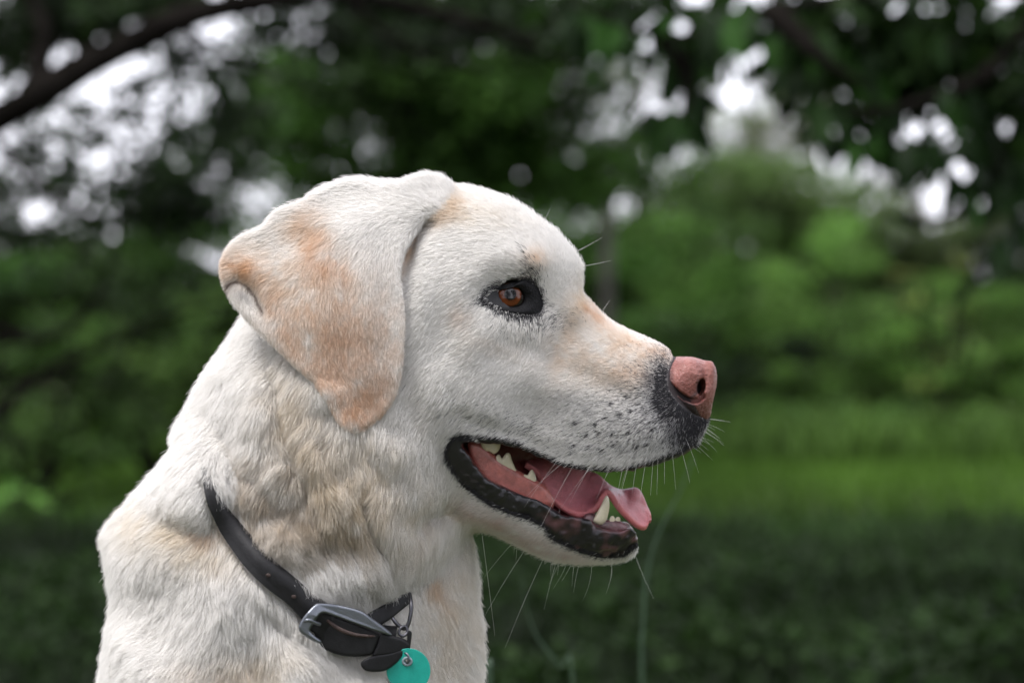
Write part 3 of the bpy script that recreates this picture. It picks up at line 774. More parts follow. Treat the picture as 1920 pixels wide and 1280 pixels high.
# eye sockets
EYE_R = 37.0
EYE = np.array([960 - (960 - 956.0) * 1.0, -116.0, 553 * 1.0])
EYE[2] = 640 - (640 - 553.5) * (1 - 150 / CF)
for sy in (-1, 1):
    ix = slice(*np.searchsorted(xs, [880, 1040])); ip = slice(*np.searchsorted(ps, [480, 640]))
    X = xs[ix][:, None, None]; P = ps[ip][None, :, None]
    d = np.sqrt((X - EYE[0])**2 + (P - EYE[2])**2 + (Y3 - sy * abs(EYE[1]))**2)
    g[ix, ip] = -smax(-g[ix, ip], (EYE_R + 3 - d).astype(f32), f32(6.0))

# nearest surface seen from the camera's side, as a depth map
def near_depth():
    pos = g > 0
    k = pos.argmax(2)
    has = pos.any(2)
    k = np.clip(k, 1, None)
    I, J = np.indices(k.shape)
    a = g[I, J, k - 1]; b = g[I, J, k]
    t = np.clip(-a / (b - a + 1e-9), 0, 1)
    return np.where(has, ys[k - 1] + t * (ys[k] - ys[k - 1]), 60.0)
NEARY = near_depth()
def interp2(arr, X, P):
    i = np.clip(np.searchsorted(xs, X) - 1, 0, len(xs) - 2); j = np.clip(np.searchsorted(ps, P) - 1, 0, len(ps) - 2)
    a = np.clip((X - xs[i]) / (xs[i + 1] - xs[i]), 0, 1); b = np.clip((P - ps[j]) / (ps[j + 1] - ps[j]), 0, 1)
    return arr[i, j] * (1 - a) * (1 - b) + arr[i + 1, j] * a * (1 - b) + arr[i, j + 1] * (1 - a) * b + arr[i + 1, j + 1] * a * b
def surf(px, py, lift=0.0):
    """grid point of the visible surface seen at photo pixel(s)"""
    px = np.asarray(px, float); py = np.asarray(py, float); y = np.full(px.shape, -150.0)
    for _ in range(6):
        f = 1 + y / CF
        y = interp2(NEARY, 960 + (px - 960) * f, 640 + (py - 640) * f) * 0.8 + y * 0.2
    y = y - lift
    f = 1 + y / CF
    return np.stack([960 + (px - 960) * f, y, 640 + (py - 640) * f], -1)
def pix(px, py, y):
    px = np.asarray(px, float); py = np.asarray(py, float); y = np.asarray(y, float) + 0 * px
    f = 1 + y / CF
    return np.stack([960 + (px - 960) * f, y, 640 + (py - 640) * f], -1)

def surface_nets(g, xs, ps, ys):
    s = g > 0
    c = np.zeros(tuple(n - 1 for n in g.shape), np.uint8)
    for a in (0, 1):
        for b in (0, 1):
            for d in (0, 1):
                c += s[a:s.shape[0] - 1 + a, b:s.shape[1] - 1 + b, d:s.shape[2] - 1 + d]
    act = (c > 0) & (c < 8)
    idx = np.full(act.shape, -1, np.int32)
    I, J, K = np.nonzero(act)
    idx[I, J, K] = np.arange(len(I))
    corners = [(a, b, d) for a in (0, 1) for b in (0, 1) for d in (0, 1)]
    val = {q: g[I + q[0], J + q[1], K + q[2]] for q in corners}
    acc = np.zeros((len(I), 3)); cnt = np.zeros(len(I))
    for q in corners:
        for ax in range(3):
            if q[ax]: continue
            r_ = list(q); r_[ax] = 1; r_ = tuple(r_)
            va, vb = val[q], val[r_]
            cross = (va > 0) != (vb > 0)
            t = np.where(cross, va / np.where(cross, va - vb, 1), 0)
            pos = np.array(q, float)[None, :].repeat(len(I), 0); pos[:, ax] = t
            acc += pos * cross[:, None]; cnt += cross
    acc /= cnt[:, None]
    def co(grid, i, f): return grid[i] + (grid[i + 1] - grid[i]) * f
    V = np.stack([co(xs, I, acc[:, 0]), co(ys, K, acc[:, 2]), co(ps, J, acc[:, 1])], 1)
    Q = []
    for ax in range(3):
        sl0 = [slice(None)] * 3; sl1 = [slice(None)] * 3
        sl0[ax] = slice(0, -1); sl1[ax] = slice(1, None)
        a, b = s[tuple(sl0)], s[tuple(sl1)]
        e = a != b
        i, j, k = np.nonzero(e)
        flip = a[i, j, k]
        o1, o2 = [q for q in range(3) if q != ax]
        ijk = np.stack([i, j, k], 1)
        ok = (ijk[:, o1] > 0) & (ijk[:, o2] > 0) & (ijk[:, o1] < g.shape[o1] - 1) & (ijk[:, o2] < g.shape[o2] - 1)
        ijk = ijk[ok]; flip = flip[ok]
        def cell(d1, d2):
            q = ijk.copy(); q[:, o1] -= d1; q[:, o2] -= d2
            return idx[q[:, 0], q[:, 1], q[:, 2]]
        quad = np.stack([cell(1, 1), cell(0, 1), cell(0, 0), cell(1, 0)], 1)
        if ax == 1: quad = quad[:, ::-1]
        quad[~flip] = quad[~flip][:, ::-1]
        Q.append(quad)
    return V, np.concatenate(Q)
def vert_normals(V, Q):
    n = np.cross(V[Q[:, 2]] - V[Q[:, 0]], V[Q[:, 3]] - V[Q[:, 1]])
    N = np.zeros_like(V)
    for c in range(4):
        for a in range(3):
            N[:, a] += np.bincount(Q[:, c], n[:, a], len(V))
    return N / (np.linalg.norm(N, axis=1, keepdims=True) + 1e-9)
def relax(V, Q, n=2, w=0.5):
    for _ in range(n):
        A = np.zeros_like(V); C = np.zeros(len(V))
        for c in range(4):
            i, j = Q[:, c], Q[:, (c + 1) % 4]
            for a in range(3):
                A[:, a] += np.bincount(i, V[j, a], len(V)) + np.bincount(j, V[i, a], len(V))
            C += np.bincount(i, minlength=len(V)) + np.bincount(j, minlength=len(V))
        V = V * (1 - w) + w * A / np.maximum(C, 1)[:, None]
    return V
BV, BQ = surface_nets(g, xs, ps, ys)
BV = relax(BV, BQ, 2)
BN = vert_normals(BV, BQ)          # in (X, Y, P) grid space
# orientation: normals must point to lower g
def gsample(V):
    i = np.clip(np.searchsorted(xs, V[:, 0]) - 1, 0, len(xs) - 2); j = np.clip(np.searchsorted(ps, V[:, 2]) - 1, 0, len(ps) - 2); k = np.clip(np.searchsorted(ys, V[:, 1]) - 1, 0, len(ys) - 2)
    return g[i, j, k]
_t = rng.integers(0, len(BV), 4000)
_d = gsample(BV[_t] + BN[_t] * 6) - gsample(BV[_t] - BN[_t] * 6)
if np.mean(_d > 0) > 0.5:
    BQ = BQ[:, ::-1]; BN = -BN
# world space flips P, which flips the winding again
BQW = BQ[:, ::-1].copy()

# which piece a point belongs to
def piece_of(V):
    ay_ = np.abs(V[:, 1])
    gh = interp2(head.A, V[:, 0], V[:, 2]); gn = interp2(neck.A, V[:, 0], V[:, 2]); gt = interp2(torso.A, V[:, 0], V[:, 2])
    y2 = ay_**2
    vals = []
    for o, A in ((head, gh), (neck, gn), (torso, gt)):
        G2 = interp2(o.G2, V[:, 0], V[:, 2]); vals.append((A - y2) / np.sqrt(G2 + 4 * y2 + 4))
    yc = interp2(ear.yc, V[:, 0], V[:, 2]); Ae = interp2(ear.A, V[:, 0], V[:, 2]); G2 = interp2(ear.G2, V[:, 0], V[:, 2]); sl = interp2(ear.slope, V[:, 0], V[:, 2])
    vals.append((Ae - (ay_ + yc)**2) / np.sqrt(G2 + 4 * (ay_ + yc)**2 * sl**2 + 4) + 1.0)
    return np.argmax(np.stack(vals, 1), 1)      # 0 head 1 neck 2 torso 3 ear
def fcoord(V):
    """symmetric feature coordinates: where the point's near-side twin is seen"""
    f = 1 - np.abs(V[:, 1]) / CF
    return 960 + (V[:, 0] - 960) / f, 640 + (V[:, 2] - 640) / f
# ---------------------------------------------------------------- colours of the coat (albedo)
WHITE = np.array([0.92, 0.905, 0.875])
TAN = np.array([0.76, 0.55, 0.36]); ORANGE = np.array([0.76, 0.50, 0.31]); PEACH = np.array([0.80, 0.61, 0.47]); BROWN = np.array([0.42, 0.32, 0.20])
CREAM = np.array([0.78, 0.68, 0.53]); GREY = np.array([0.34, 0.34, 0.36]); DARK = np.array([0.035, 0.034, 0.038]); PINK = np.array([0.70, 0.48, 0.42])
BL = {0: [(1170,640,60,13,29,TAN,.55),(1110,588,24,9,42,ORANGE,.75),(1120,680,70,34,15,TAN,.34),(1062,640,16,50,15,TAN,.25),(1240,664,30,9,20,ORANGE,.5),(1200,700,34,18,20,ORANGE,.28),(1090,560,12,24,0,CREAM,.5),
     (775,455,9,36,18,TAN,.85),(842,396,30,16,-20,TAN,.55),(820,350,20,12,0,CREAM,.6),(935,652,26,10,25,BROWN,.28),(878,640,18,18,0,BROWN,.22),(872,590,14,16,0,PEACH,.35),(1010,490,16,14,0,TAN,.5),
     (968,531,16,4,-18,ORANGE,.6),(1040,880,120,10,20,GREY,.15),(1200,830,80,36,0,GREY,.22),(1282,806,20,30,20,GREY,.9),(1230,720,16,40,0,GREY,.75),(870,960,60,14,25,PEACH,.35),(960,988,60,10,25,PINK,.5),(1050,1035,50,8,15,PINK,.4),
     (740,850,50,60,0,CREAM,.4),(800,960,50,30,0,CREAM,.35),(860,395,80,20,10,CREAM,.35),(1080,760,70,20,10,GREY,.16),(800,830,60,40,30,GREY,.12),(900,850,60,14,0,GREY,.25),(1180,760,60,26,0,GREY,.16)],
 1: [(565,900,46,90,-10,BROWN,.62),(440,905,40,46,20,BROWN,.48),(500,960,60,40,30,BROWN,.52),(620,900,26,90,-20,CREAM,.7),(680,900,50,70,0,CREAM,.75),(540,760,30,60,0,CREAM,.6),(640,1000,60,50,0,BROWN,.4),(780,970,50,60,0,CREAM,.35),
     (600,1070,70,40,20,BROWN,.18),(720,1080,60,40,0,GREY,.12)],
 2: [(386,1000,16,9,10,ORANGE,.6),(380,1020,60,20,20,CREAM,.6),(300,980,80,30,20,CREAM,.35),(840,1150,50,100,0,CREAM,.5),(820,1100,10,24,-30,TAN,.6),(480,1240,60,26,0,CREAM,.55),(430,1260,60,16,0,TAN,.25)],
 3: [(600,470,20,46,-12,ORANGE,.75),(640,500,14,26,-14,ORANGE,.5),(575,430,30,20,0,TAN,.5),(455,505,34,17,8,ORANGE,.95),(520,520,70,40,20,TAN,.38),(590,600,80,60,20,TAN,.42),(640,670,90,90,0,PEACH,.55),(530,600,16,40,-25,ORANGE,.6),
     (690,760,60,45,0,PEACH,.65),(660,780,26,22,0,ORANGE,.6),(630,630,30,40,0,ORANGE,.35),(600,700,20,30,0,ORANGE,.35),(700,700,50,80,0,PEACH,.4),(680,740,40,14,-10,ORANGE,.3),(465,560,30,14,50,WHITE,.95),(450,545,14,4,40,DARK,.5)]}
def coat(fx, fp, pc, V):
    col = np.repeat(WHITE[None], len(fx), 0)
    if (pc == 3).any():
        dcr = seg_dist(fx, fp, np.array([(428, 540), (436, 528), (450, 525), (466, 535), (480, 553), (492, 580)], float), closed=False)
        wcr = (np.exp(-(dcr / 4.0)**2) * 0.8 * (pc == 3))[:, None]
    else: wcr = 0.0
    n1 = vnoise(V, 26, 11); n2 = vnoise(V, 9, 12)
    mod = np.clip(0.25 + 1.0 * n1 + 0.7 * (n2 - 0.5), 0.05, 1.2)
    for k, lst in BL.items():
        m = pc == k
        if not m.any(): continue
        X, P = fx[m], fp[m]; c = col[m]
        for (bx, bp, sx, sp, rot, cc, st) in lst:
            a, b = math.cos(R(rot)), math.sin(R(rot))
            u = ((X - bx) * a + (P - bp) * b) / sx; v = (-(X - bx) * b + (P - bp) * a) / sp
            w = np.clip(st * np.exp(-0.5 * (u * u + v * v)) * mod[m], 0, 1)[:, None]
            c = c * (1 - w) + cc * w
        col[m] = c
    return col * (1 - wcr) + np.array([0.14, 0.085, 0.06]) * wcr
GROOM = [(1250,660,-1,-.35),(1200,700,-1,-.2),(1240,760,-.9,.25),(1150,740,-1,.15),(1200,820,-.8,.45),(1290,800,-.6,.7),(1310,790,-.1,1),(1120,820,-1,.3),(1040,820,-1,.2),(1000,760,-1,.3),(1080,640,-1,-.15),(1120,610,-1,-.5),
 (1040,590,-.7,.3),(1030,540,-.2,-1),(1060,500,-.5,-.9),(1000,480,-.8,-.7),(1040,450,-.8,-.6),(960,420,-1,-.2),(880,390,-1,.1),(830,360,-.7,-.1),(900,500,-1,.2),(850,560,-.9,.5),(800,480,-.8,.5),(940,510,-.7,-.4),(960,600,-.3,1),(1000,600,.1,1),
 (900,620,-.9,.5),(880,700,-1,.5),(800,700,-.7,.8),(820,800,-.8,.7),(900,790,-1,.35),(960,830,-1,.2),(840,900,-.5,.9),(780,900,-.3,1),(900,960,-.9,-.1),(980,1000,-1,-.25),(1100,1040,-.9,.15),(1180,1040,-.2,.8),(1195,1015,.5,.6),(1000,1030,-.6,.6),
 (860,990,-.6,.6),(840,1040,-.6,.8),(760,1000,-.1,1),(700,800,-.4,1),(640,900,-.1,1),(560,850,-.2,1),(480,780,-.1,1),(430,700,-.5,.8),(470,620,-.6,.8),(400,800,-.2,1),(440,950,.15,1),(540,1050,.3,1),(640,1100,.4,.9),(730,1090,.3,.9),
 (370,760,-.5,.8),(300,900,-.8,.5),(215,980,-1,.1),(200,1100,-1,.5),(220,1240,-.8,.7),(300,1050,-.5,.8),(340,1200,-.2,1),(430,1100,.2,1),(520,1220,.2,1),(620,1250,.1,1),(330,960,-.7,.5),(800,1200,.15,1),(880,1100,.5,.9),(885,1220,.5,.8),(850,1050,.2,1)]
EGROOM = [(830,345,-.4,-.9),(770,345,-.8,-.5),(700,345,-1,-.3),(740,400,-.9,.5),(640,360,-1,.1),(700,440,-.5,1),(560,400,-1,.3),(480,440,-1,.2),(430,480,-1,.2),(600,450,-.5,1),(600,520,.1,1),(520,520,-.8,.5),(460,500,-.9,.3),(500,600,.1,1),(460,570,.3,1),
 (560,640,.3,1),(640,600,.1,1),(720,560,.05,1),(750,500,-.1,1),(700,680,.05,1),(620,700,.35,1),(660,780,.1,1),(740,700,-.1,1)]
LEN = [(1250,690,5),(1200,700,8),(1150,720,10),(1230,800,9),(1280,800,8),(1080,650,11),(1000,620,12),(950,590,10),(1030,560,9),(960,500,14),(1040,450,18),(930,400,20),(860,380,18),(880,500,18),(860,620,18),(900,720,18),(1000,760,14),(820,780,22),
 (1000,850,11),(900,820,12),(860,950,15),(960,990,15),(1100,1045,17),(1180,1045,14),(800,950,24),(850,1040,28),(760,1050,34),(700,900,34),(620,900,44),(520,850,46),(440,720,34),(460,620,26),(430,930,34),(540,1040,40),(640,1100,34),(720,1100,28),
 (370,780,38),(300,900,44),(220,1000,44),(210,1150,38),(300,1150,36),(430,1150,38),(560,1240,38),(700,1270,34),(850,1100,26),(880,1200,30),(400,1000,34)]
ELEN = [(830,345,22),(700,350,20),(600,440,24),(600,520,20),(480,470,18),(430,500,14),(700,500,15),(640,620,15),(740,600,9),(660,760,11),(560,660,11),(465,570,15)]

EYE_IN = [(916,557),(922,551),(932,546),(943,542.5),(955,540),(966,539),(975,541),(981,548),(984,556),(982,566),(975,573),(963,575.5),(950,573.5),(938,569.5),(926,563.5)]
EYE_OUT = [(904,560),(911,549),(923,539),(938,535),(953,531.5),(968,528),(985,524),(1001,531),(1013,549),(1019,571),(1010,586),(991,592),(970,590.5),(949,586.5),(930,579),(915,570)]
LIPB = [(838,836),(836,852),(842,872),(868,905),(893,927),(920,946),(957,961),(995,974),(1022,987),(1032,1004),(1057,1019),(1090,1034),(1132,1043),(1170,1040),(1189,1026),(1206,1010),(1200,985),(1157,980),(1100,955),(1037,935),(982,910),(930,880),(905,850),(895,826),(880,817),(860,817),(846,824)]
UPB = [(850,818),(870,813),(902,817),(932,820),(970,830),(1007,845),(1032,857),(1057,868),(1082,873.5),(1120,878),(1170,877),(1217,866),(1252,853),(1283,843),(1303,829),(1310,840),(1300,860),(1200,890),(1080,890),(960,850),(880,830)]
NOSEP = [(1262,672),(1262,664),(1306,670),(1350,680),(1350,780),(1333,775),(1322,780),(1304,778),(1286,766),(1268,750),(1254,728),(1252,700)]
COL_O = [(377,876),(377.5,879),(378.5,880),(383.5,922),(400,970),(427,1017),(461,1064),(500,1102),(538,1131),(566,1160),(600,1192),(645,1214),(690,1222),(735,1218)]
COL_I = [(378,874),(380,877),(388,884),(404,912),(425,952),(455,988),(489,1027),(520,1058),(556,1088),(590,1118),(628,1140),(668,1156),(708,1172),(745,1176)]
COLP = COL_O + COL_I[::-1]
def poly_in(px, py, poly, n=3):
    return inside(px, py, smooth_poly(poly, n))

def masks(V, pc):
    fx, fp = fcoord(V)
    hh = interp2(head.h, V[:, 0], V[:, 2])
    inmouth = (sdist(V[:, 0], V[:, 2], cav) > -12) & (np.abs(V[:, 1]) < hh - 10) & (pc != 3)
    gdv = interp2(gd, V[:, 0], V[:, 2])
    inmouth |= (gdv > -5) & (np.abs(V[:, 1]) < hh - 10) & (pc == 0) & (fx > 850)
    lip = (poly_in(fx, fp, LIPB) | poly_in(fx, fp, UPB)) & (pc != 3) & ~inmouth
    nose_ = poly_in(fx, fp, NOSEP) & (pc == 0)
    eye_ = poly_in(fx, fp, EYE_OUT) & (pc == 0)
    return fx, fp, inmouth, lip, nose_, eye_
bpc = piece_of(BV)
bfx, bfp, b_in, b_lip, b_nose, b_eye = masks(BV, bpc)
bcol = coat(bfx, bfp, bpc, BV) * 0.92
bwet = np.zeros(len(BV))
nlip = vnoise(BV, 18, 21)[:, None]
for PL_, sc_ in ((NOSEP, 11.0), (LIPB, 6.0), (UPB, 5.0), (EYE_OUT, 6.0)):
    w_ = (np.exp(-(seg_dist(bfx, bfp, np.array(PL_, float)) / sc_)**2) * (bpc != 3))[:, None]
    bcol = bcol * (1 - w_ * 0.95) + np.array([0.03, 0.026, 0.03]) * w_ * 0.95
bcol[b_nose] = (0.025, 0.018, 0.02)
bcol[b_eye] = (0.02, 0.02, 0.022)
bcol[b_lip] = (np.array([0.014, 0.013, 0.015]) + np.array([0.13, 0.055, 0.06]) * np.clip(nlip * 2.4 - 1.25, 0, 1) * (bfx > 990)[:, None])[b_lip]
bcol[b_in] = (np.array([0.13, 0.03, 0.03]) * (0.35 + 0.9 * nlip))[b_in]
bwet[b_lip | b_in] = 1
# wet folds along the dark lip
fold = (vnoise(BV * np.array([1, 1, 1.3]), 16, 22) + 0.55 * vnoise(BV, 7.5, 23) - 0.78) * 6.5
_lipd = b_lip & (bfx > 860)
BV2 = BV + BN * (fold * _lipd)[:, None]

mb = Nodes('coat_skin')
pb = mb.n('ShaderNodeBsdfPrincipled')
a1 = mb.n('ShaderNodeAttribute', attribute_name='coat'); a2 = mb.n('ShaderNodeAttribute', attribute_name='wet')
mb.l(a1.outputs['Color'], pb.inputs['Base Color'])
mr = mb.n('ShaderNodeMapRange'); mr.inputs[3].default_value = 0.85; mr.inputs[4].default_value = 0.28
mb.l(a2.outputs['Fac'], mr.inputs[0]); mb.l(mr.outputs[0], pb.inputs['Roughness'])
tc = mb.n('ShaderNodeTexCoord'); nzb = mb.n('ShaderNodeTexNoise', i_Scale=420.0, i_Detail=3.0)
bpn = mb.n('ShaderNodeBump', i_Strength=0.35, i_Distance=0.001)
mb.l(tc.outputs['Object'], nzb.inputs['Vector']); mb.l(nzb.outputs['Fac'], bpn.inputs['Height']); mb.l(bpn.outputs[0], pb.inputs['Normal'])
mb.l(pb.outputs[0], mb.out.inputs[0])

dog = empty('dog', tuple(DOGO))
tag(dog, 'white labrador dog in profile with open mouth, tan ears and pink nose, looking right', 'dog')
body = mesh_obj('body', mw(BV2), BQW, mb.m, dog, off=DOGO)
set_col(body, 'coat', bcol)
aw = body.data.attributes.new('wet', 'FLOAT', 'POINT'); aw.data.foreach_set('value', bwet.astype(np.float32))

# ---------------------------------------------------------------- fur
def tri_sample(V, Q, N, dens):
    """points on quads with density dens (per unit area, array per quad)"""
    a, b, c, d = (V[Q[:, k]] for k in range(4))
    area = 0.5 * np.linalg.norm(np.cross(c - a, d - b), axis=1)
    n = rng.poisson(area * dens)
    q = np.repeat(np.arange(len(Q)), n)
    u = rng.random(len(q))[:, None]; v = rng.random(len(q))[:, None]
    w = [(1 - u) * (1 - v), u * (1 - v), u * v, (1 - u) * v]
    P = sum(V[Q[q, k]] * w[k] for k in range(4)); Nn = sum(N[Q[q, k]] * w[k] for k in range(4))
    return P, Nn / (np.linalg.norm(Nn, axis=1, keepdims=True) + 1e-9)
qc = BV[BQ].mean(1)
dens = np.where(qc[:, 1] < 45, 0.85, 0.13)
dens = dens * np.where(qc[:, 2] > 1320, 0.0, 1.0)
HP, HN = tri_sample(BV, BQ, BN, dens)
hpc = piece_of(HP)
hfx, hfp, h_in, h_lip, h_nose, h_eye = masks(HP, hpc)
h_col = poly_in(hfx, hfp, COLP) & (np.abs(HP[:, 1]) > 10) & (HP[:, 1] < 0) & (hpc != 3)
h_gum = (interp2(gd, HP[:, 0], HP[:, 2]) > -2) & (hpc == 0)
de0 = seg_dist(hfx, hfp, np.array(EYE_OUT, float))
h_eye &= (de0 > 7) | (hfx > 1006)
dlp0 = seg_dist(hfx, hfp, smooth_poly(LIPB, 3))
h_lip &= dlp0 > 8.0 * rng.random(len(HP))
keep = ~(h_in | h_lip | h_nose | h_eye | h_col | h_gum)
# ragged borders: a few hairs grow inside the masked edges
HP, HN, hpc, hfx, hfp = HP[keep], HN[keep], hpc[keep], hfx[keep], hfp[keep]
NH = len(HP)
gdir = rbf(hfx, hfp, GROOM, 26.0, 1.6)
ge_ = rbf(hfx, hfp, EGROOM, 26.0, 1.6)
isE = hpc == 3
gdir[isE] = ge_[isE]
ln = rbf(hfx, hfp, LEN, 30.0, 1.6)[:, 0]; le = rbf(hfx, hfp, ELEN, 30.0, 1.6)[:, 0]
ln = np.where(isE, le, ln)
# noise in the lie of the coat
longc = np.clip((ln - 18) / 22, 0, 1)
na = (vnoise(HP, 46, 31) - 0.5) * 1.0 + (vnoise(HP, 16, 32) - 0.5) * 0.8
na = na * (0.25 + 1.3 * longc)
ca, sa = np.cos(na), np.sin(na)
gx_, gp2 = gdir[:, 0] * ca - gdir[:, 1] * sa, gdir[:, 0] * sa + gdir[:, 1] * ca
D3 = np.stack([gx_, np.zeros(NH), gp2], 1)
D3 /= np.linalg.norm(D3, axis=1, keepdims=True) + 1e-9
Tn = D3 - HN * (D3 * HN).sum(1, keepdims=True)
Tl = np.linalg.norm(Tn, axis=1, keepdims=True); Tn = Tn / np.maximum(Tl, 0.12)
lift = 0.20 + 0.22 * longc + rng.random(NH) * (0.14 + 0.2 * longc)
fly = rng.random(NH) < 0.07 + 0.10 * longc
lift = np.where(fly, 0.5 + 0.7 * rng.random(NH), lift)
jit = rng.normal(0, 1, (NH, 3)) * (0.07 + 0.07 * longc)[:, None]
Dh = Tn + HN * lift[:, None] + jit
Dh /= np.linalg.norm(Dh, axis=1, keepdims=True)
Lh = ln * (0.65 + 0.6 * rng.random(NH))
# stay short beside the eye, lips, nose and above the strap
def pdist(fx, fp, poly): return seg_dist(fx, fp, np.array(poly, float))
de = pdist(hfx, hfp, EYE_OUT)
Lh = np.where((hpc == 0), np.minimum(Lh, 5 + de * 0.5), Lh)
dl = pdist(hfx, hfp, LIPB)
Lh = np.where(hpc == 0, np.minimum(Lh, 6 + dl * 0.6), Lh)
dcl = pdist(hfx, hfp, COLP)
Lh = np.where((hpc == 1) & (HP[:, 1] < 0), np.minimum(Lh, 26 + dcl * 0.6), Lh)
# clumping
NPT = 5
tt = np.linspace(0, 1, NPT)
def strands(P0, D, N, L):
    grav = np.zeros_like(D); grav[:, 2] = 1.0
    out = np.empty((len(P0), NPT, 3))
    for k, t in enumerate(tt):
        bend = (-N * 0.16 + grav * 0.10) * (t * t)
        out[:, k] = P0 + L[:, None] * (D * t + bend)
    return out
ST = strands(HP, Dh, HN, Lh)
def clump(ST, spacing_mask, n_c, strength, seedpow=1.5):
    idx = np.where(spacing_mask)[0]
    if len(idx) < n_c: return
    cs = rng.choice(idx, n_c, replace=False)
    kd = kdtree.KDTree(n_c)
    for i, c in enumerate(cs): kd.insert(HP[c], i)
    kd.balance()
    near = np.fromiter((kd.find(p)[1] for p in HP[idx]), dtype=np.int64, count=len(idx))
    c = cs[near]
    same = (hpc[c] == hpc[idx]) & ((HN[c] * HN[idx]).sum(1) > 0.4)
    off = (ST[c] - HP[c][:, None]) - (ST[idx] - HP[idx][:, None])
    base = (HP[c] - HP[idx])[:, None]
    w = (strength[idx] * same)[:, None, None] * (tt ** seedpow)[None, :, None]
    ST[idx] += w * (off + base)
lng = longc > 0.25
clump(ST, lng, max(60, int(lng.sum() / 20)), (0.12 + 0.28 * longc) * (0.5 + 0.5 * rng.random(NH)))
clump(ST, ~lng, max(60, int((~lng).sum() / 14)), 0.22 * rng.random(NH))
# curl noise on long hair
wv = (vnoise(HP, 7, 41) - 0.5)[:, None] * np.array([1, 0.4, 0.5])
ST += (longc[:, None] * wv * 5)[:, None, :] * (tt ** 2)[None, :, None]
hcol = coat(hfx, hfp, hpc, HP)
hcol = hcol * (0.86 + 0.17 * rng.random(NH) ** 0.6)[:, None]
# dark hairs
pd = np.zeros(NH)
hd = hpc == 0
def gb(x, p, sx, sp, rot=0):
    a, b = math.cos(R(rot)), math.sin(R(rot))
    u = ((hfx - x) * a + (hfp - p) * b) / sx; v = (-(hfx - x) * b + (hfp - p) * a) / sp
    return np.exp(-0.5 * (u * u + v * v))
pd += np.exp(-(de / 7.0)**2) * 0.75 + 0.45 * gb(1000, 514, 9, 12, -20) + 0.28 * gb(985, 480, 4, 11, -20) + 0.30 * gb(1010, 600, 34, 14) + 0.45 * gb(905, 566, 10, 5)
pd += 0.95 * gb(1250, 735, 9, 34) + 0.8 * gb(1240, 722, 12, 34) + 0.15 * gb(1215, 720, 26, 34) + 0.9 * gb(1290, 812, 22, 22, -30) + 0.16 * gb(1200, 800, 80, 40) + 0.2 * gb(1230, 770, 40, 30) + 0.95 * gb(1276, 768, 24, 11, 32) + 0.8 * gb(1308, 790, 14, 10)
dup_ = pdist(hfx, hfp, UPB)
dns = pdist(hfx, hfp, NOSEP)
pd += 0.97 * np.exp(-(dns / 7.0)**4) * (hfp > 695)
pd += 0.8 * np.exp(-(dup_ / 5.0)**2) + 0.5 * np.exp(-(dl / 4.0)**2) + 0.12 * gb(960, 800, 90, 20, 15)
for k, (x0, p0, x1, p1, n) in enumerate([(1090,798,1190,770,5),(1100,815,1230,800,6),(1080,838,1215,832,6),(1150,752,1180,746,2)]):
    for i in range(n):
        t = i / max(1, n - 1)
        pd += 0.7 * gb(x0 + (x1 - x0) * t + rng.normal() * 4, p0 + (p1 - p0) * t + rng.normal() * 3, 3.4, 2.6)
pd = np.where(poly_in(hfx, hfp, LIPB), 0.97, pd)
isd = hd & (rng.random(NH) < np.clip(pd, 0, 0.97))
hcol[isd] = DARK * (0.6 + 1.6 * rng.random(isd.sum()))[:, None]

def hair_obj(name, ST, cols, r_root, r_tip, mat, parent, off):
    n, k, _ = ST.shape
    cu = bpy.data.hair_curves.new(name)
    cu.add_curves([k] * n)
    pos = (mw(ST.reshape(-1, 3)) - off).astype(np.float32)
    cu.attributes['position'].data.foreach_set('vector', pos.ravel())
    ra = cu.attributes.get('radius') or cu.attributes.new('radius', 'FLOAT', 'POINT')
    prof = (r_root[:, None] * (1 - tt_k(k)) + r_tip * tt_k(k)) * S
    ra.data.foreach_set('value', prof.astype(np.float32).ravel())
    ca_ = cu.attributes.new('coat', 'FLOAT_COLOR', 'CURVE')
    cc = np.ones((n, 4), np.float32); cc[:, :3] = cols
    ca_.data.foreach_set('color', cc.ravel())
    cu.materials.append(mat)
    return link(bpy.data.objects.new(name, cu), parent)
def tt_k(k): return (np.linspace(0, 1, k) ** 1.5)[None]
mh = Nodes('fur_hair')
ah = mh.n('ShaderNodeAttribute', attribute_name='coat')
ph = mh.n('ShaderNodeBsdfPrincipled')
ph.inputs['Roughness'].default_value = 0.55; ph.inputs['Specular IOR Level'].default_value = 0.35
mh.l(ah.outputs['Color'], ph.inputs['Base Color'])
trl = mh.n('ShaderNodeBsdfTranslucent'); mh.l(ah.outputs['Color'], trl.inputs[0])
mxh = mh.n('ShaderNodeMixShader', i_0=0.48)
mh.l(ph.outputs[0], mxh.inputs[1]); mh.l(trl.outputs[0], mxh.inputs[2]); mh.l(mxh.outputs[0], mh.out.inputs[0])
Lh = Lh
rr = 0.30 + 0.12 * longc
rr = np.where(isd, 0.36, rr)
fur = hair_obj('fur', ST, hcol, rr, 0.08, mh.m, dog, DOGO)
fur['kind'] = 'stuff'
print('HAIRS', NH)
scene.cycles_curves.shape = 'RIBBONS'
scene.cycles_curves.subdivisions = 2
